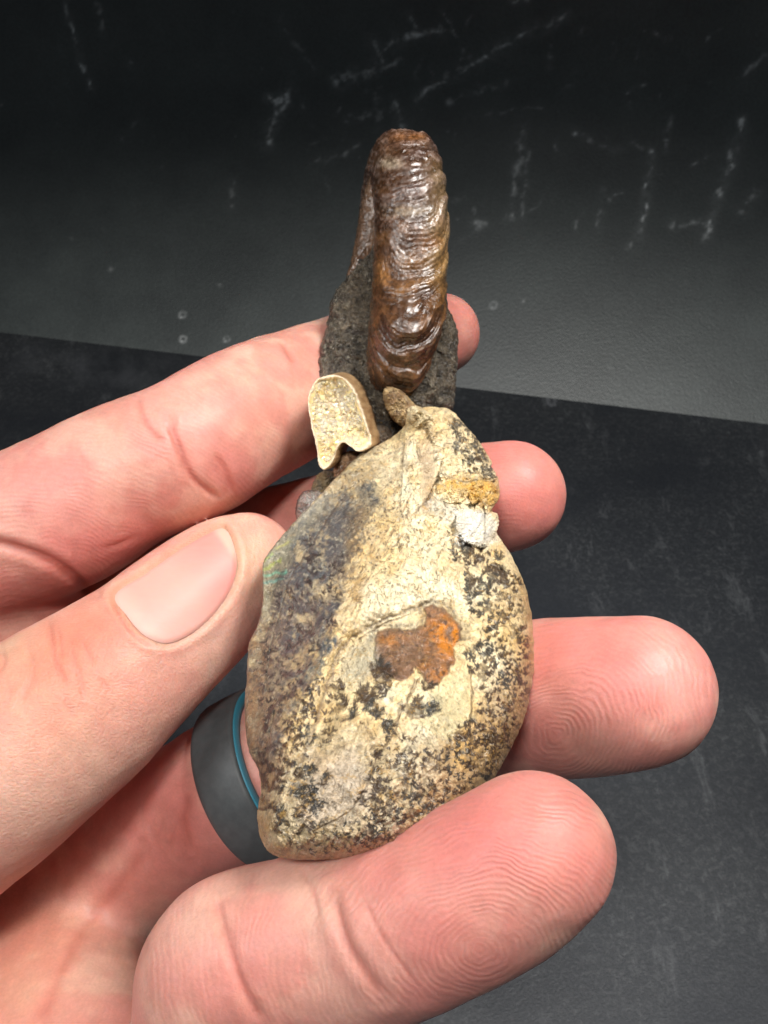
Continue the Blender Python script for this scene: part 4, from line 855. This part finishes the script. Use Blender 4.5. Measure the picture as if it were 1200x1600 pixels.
# ---- broken tube lined with crystals
TO = spline([(481, 632), (484, 610), (496, 592), (516, 586), (536, 590), (552, 606), (563, 632), (572, 660), (580, 688), (576, 700), (560, 706), (549, 699), (538, 692), (529, 698), (523, 712), (518, 724), (506, 734), (498, 726), (494, 700), (486, 664)], 300, closed=True)
tc = np.array([524.0, 645.0])
dt = lambda x, y: 156.0 - (y - 645) * .045 + (x - 524) * .02
rings = []; rp0 = []; kinds = []
jit = 1.2 * np.stack([fb2(60 * np.cos(np.linspace(0, 6.283, 300, endpoint=False)), 60 * np.sin(np.linspace(0, 6.283, 300, endpoint=False)), 5, 3, 301. + k) for k in (0, 9)], 1)
TOj = TO + jit
rimn = .055 * fb2(60 * np.cos(np.linspace(0, 6.283, 300, endpoint=False)), 60 * np.sin(np.linspace(0, 6.283, 300, endpoint=False)), 9, 4, 305.)[:, None]
inset = lambda s: tc + (TOj - tc) * (s + rimn * np.clip((1 - s) * 18, 0, 1))
notch = np.exp(-(np.hypot(TO[:, 0] - 540, TO[:, 1] - 690) / 22) ** 2)
prof = [(1.0, 14, 20.0, (18, -4)), (1.0, 9, 8.0, (15, -4)), (1.0, 4, 0, (11, -3)), (1.0, 2, 0, (6, -1)), (1.0, .6, 0, (2, 0)), (.995, .05, 0, (0, 0)), (.975, -.15, 0, (0, 0)), (.95, -.1, 0, (0, 0)), (.925, .1, 0, (0, 0)), (.90, .6, 0, (0, 0))]
V_ = []; cl_ = []
for (s, dz, _, sh) in prof:
    q = inset(s) + np.array(sh); V_.append(PC(q[:, 0], q[:, 1], dt(q[:, 0], q[:, 1]) + dz + .25 * fb2(q[:, 0], q[:, 1], 6, 3, 311. + dz)))
    cb_ = np.array([.26, .145, .065]) if dz > .3 and s > .99 else np.array([.72, .58, .40])
    cc_ = np.tile(cb_, (300, 1)); 
    if dz > .3 and s > .99: cc_ = mixc(cc_, np.clip(.4 + 1.5 * fb2(q[:, 0], q[:, 1] + 9 * dz, 8, 3, 321.), 0, 1) * .7, (.46, .30, .15))
    else: cc_ = cc_ * (1 + .25 * fb2(q[:, 0], q[:, 1], 3, 2, 331. + s)[:, None])
    cl_.append(cc_)
V_ = np.vstack(V_); cl_ = np.vstack(cl_); f = grid_faces(300, len(prof))
# back cap
V_ = np.vstack([V_, V_[:300].mean(0)]); cl_ = np.vstack([cl_, cl_[:1]]); i = np.arange(300); k = len(V_) - 1
f = np.vstack([np.vstack([f[:, [0, 1, 2]], f[:, [0, 2, 3]]]), np.stack([np.full(300, k), (i + 1) % 300, i], 1)])
tube = mesh_obj('broken_tube', V_, f, MSH, fos, attrs={'paint': cl_})
m = Mat("yellow_calcite"); n1 = m.noise(260, 3, .6); m.link(m.mix(m.rng(n1, .35, .65, 0, 1), (.84, .60, .26), (.93, .78, .48)), m.b.inputs['Base Color'])
m.set(Roughness=.22, Subsurface_Weight=.65, Subsurface_Scale=.002, IOR=1.5); m.b.inputs['Subsurface Radius'].default_value = (1, .8, .4); MCR = m.m
# bowl
bv_ = []; M = 14
for j in range(M):
    s = .93 * (1 - j / (M - .5)); q = inset(s); dz = .3 + 3.4 * (1 - (s / .93) ** 2.2)
    bv_.append(PC(q[:, 0], q[:, 1], dt(q[:, 0], q[:, 1]) + dz + .45 * fb2(q[:, 0], q[:, 1], 7, 3, 341.)))
bv_ = np.vstack(bv_); f = grid_faces(300, M); f = np.vstack([f, np.array([[(M - 1) * 300 + a, (M - 1) * 300 + a + 1, (M - 1) * 300 + 299 - a - 1, (M - 1) * 300 + 299 - a] for a in range(0, 149)])])
mesh_obj('crystal_lining', bv_, f, MCR, tube, smooth=True)
cvx = []; cfx = []
for j in range(700):
    t = rng.integers(0, 300); s = math.sqrt(rng.uniform(0, .78)); q = tc + (TOj[t] - tc) * s
    dz = .3 + 3.4 * (1 - min(1, s / .93) ** 2.2); base_ = PC(q[0], q[1], dt(q[0], q[1]) + dz + .25)
    r = rng.uniform(.3, .75) * (1.25 - .5 * s); hgt_ = r * rng.uniform(.6, 1.3); n = rng.integers(3, 6)
    d_ = np.array([rng.normal(0, .45), rng.normal(0, .45), 1.0]); d_ /= np.linalg.norm(d_); a_ = np.cross(d_, [0, 1, 0.1]); a_ /= np.linalg.norm(a_); b_ = np.cross(d_, a_); th0 = rng.uniform(0, 6)
    k0 = len(cvx)
    for q_ in range(n): an = th0 + q_ * 2 * math.pi / n; cvx.append(base_ + r * (math.cos(an) * a_ + math.sin(an) * b_))
    for q_ in range(n): an = th0 + q_ * 2 * math.pi / n; cvx.append(base_ + .62 * hgt_ * d_ + .8 * r * (math.cos(an) * a_ + math.sin(an) * b_))
    cvx.append(base_ + hgt_ * d_ + .2 * r * a_)
    for q_ in range(n):
        q2 = (q_ + 1) % n; cfx.append((k0 + q_, k0 + q2, k0 + n + q2, k0 + n + q_)); cfx.append((k0 + n + q_, k0 + n + q2, k0 + 2 * n))
o = mesh_obj('crystal', np.array(cvx), cfx, MCR, tube, smooth=False); o['kind'] = 'stuff'

for o in bpy.data.objects:
    if '_o' in o: del o['_o']
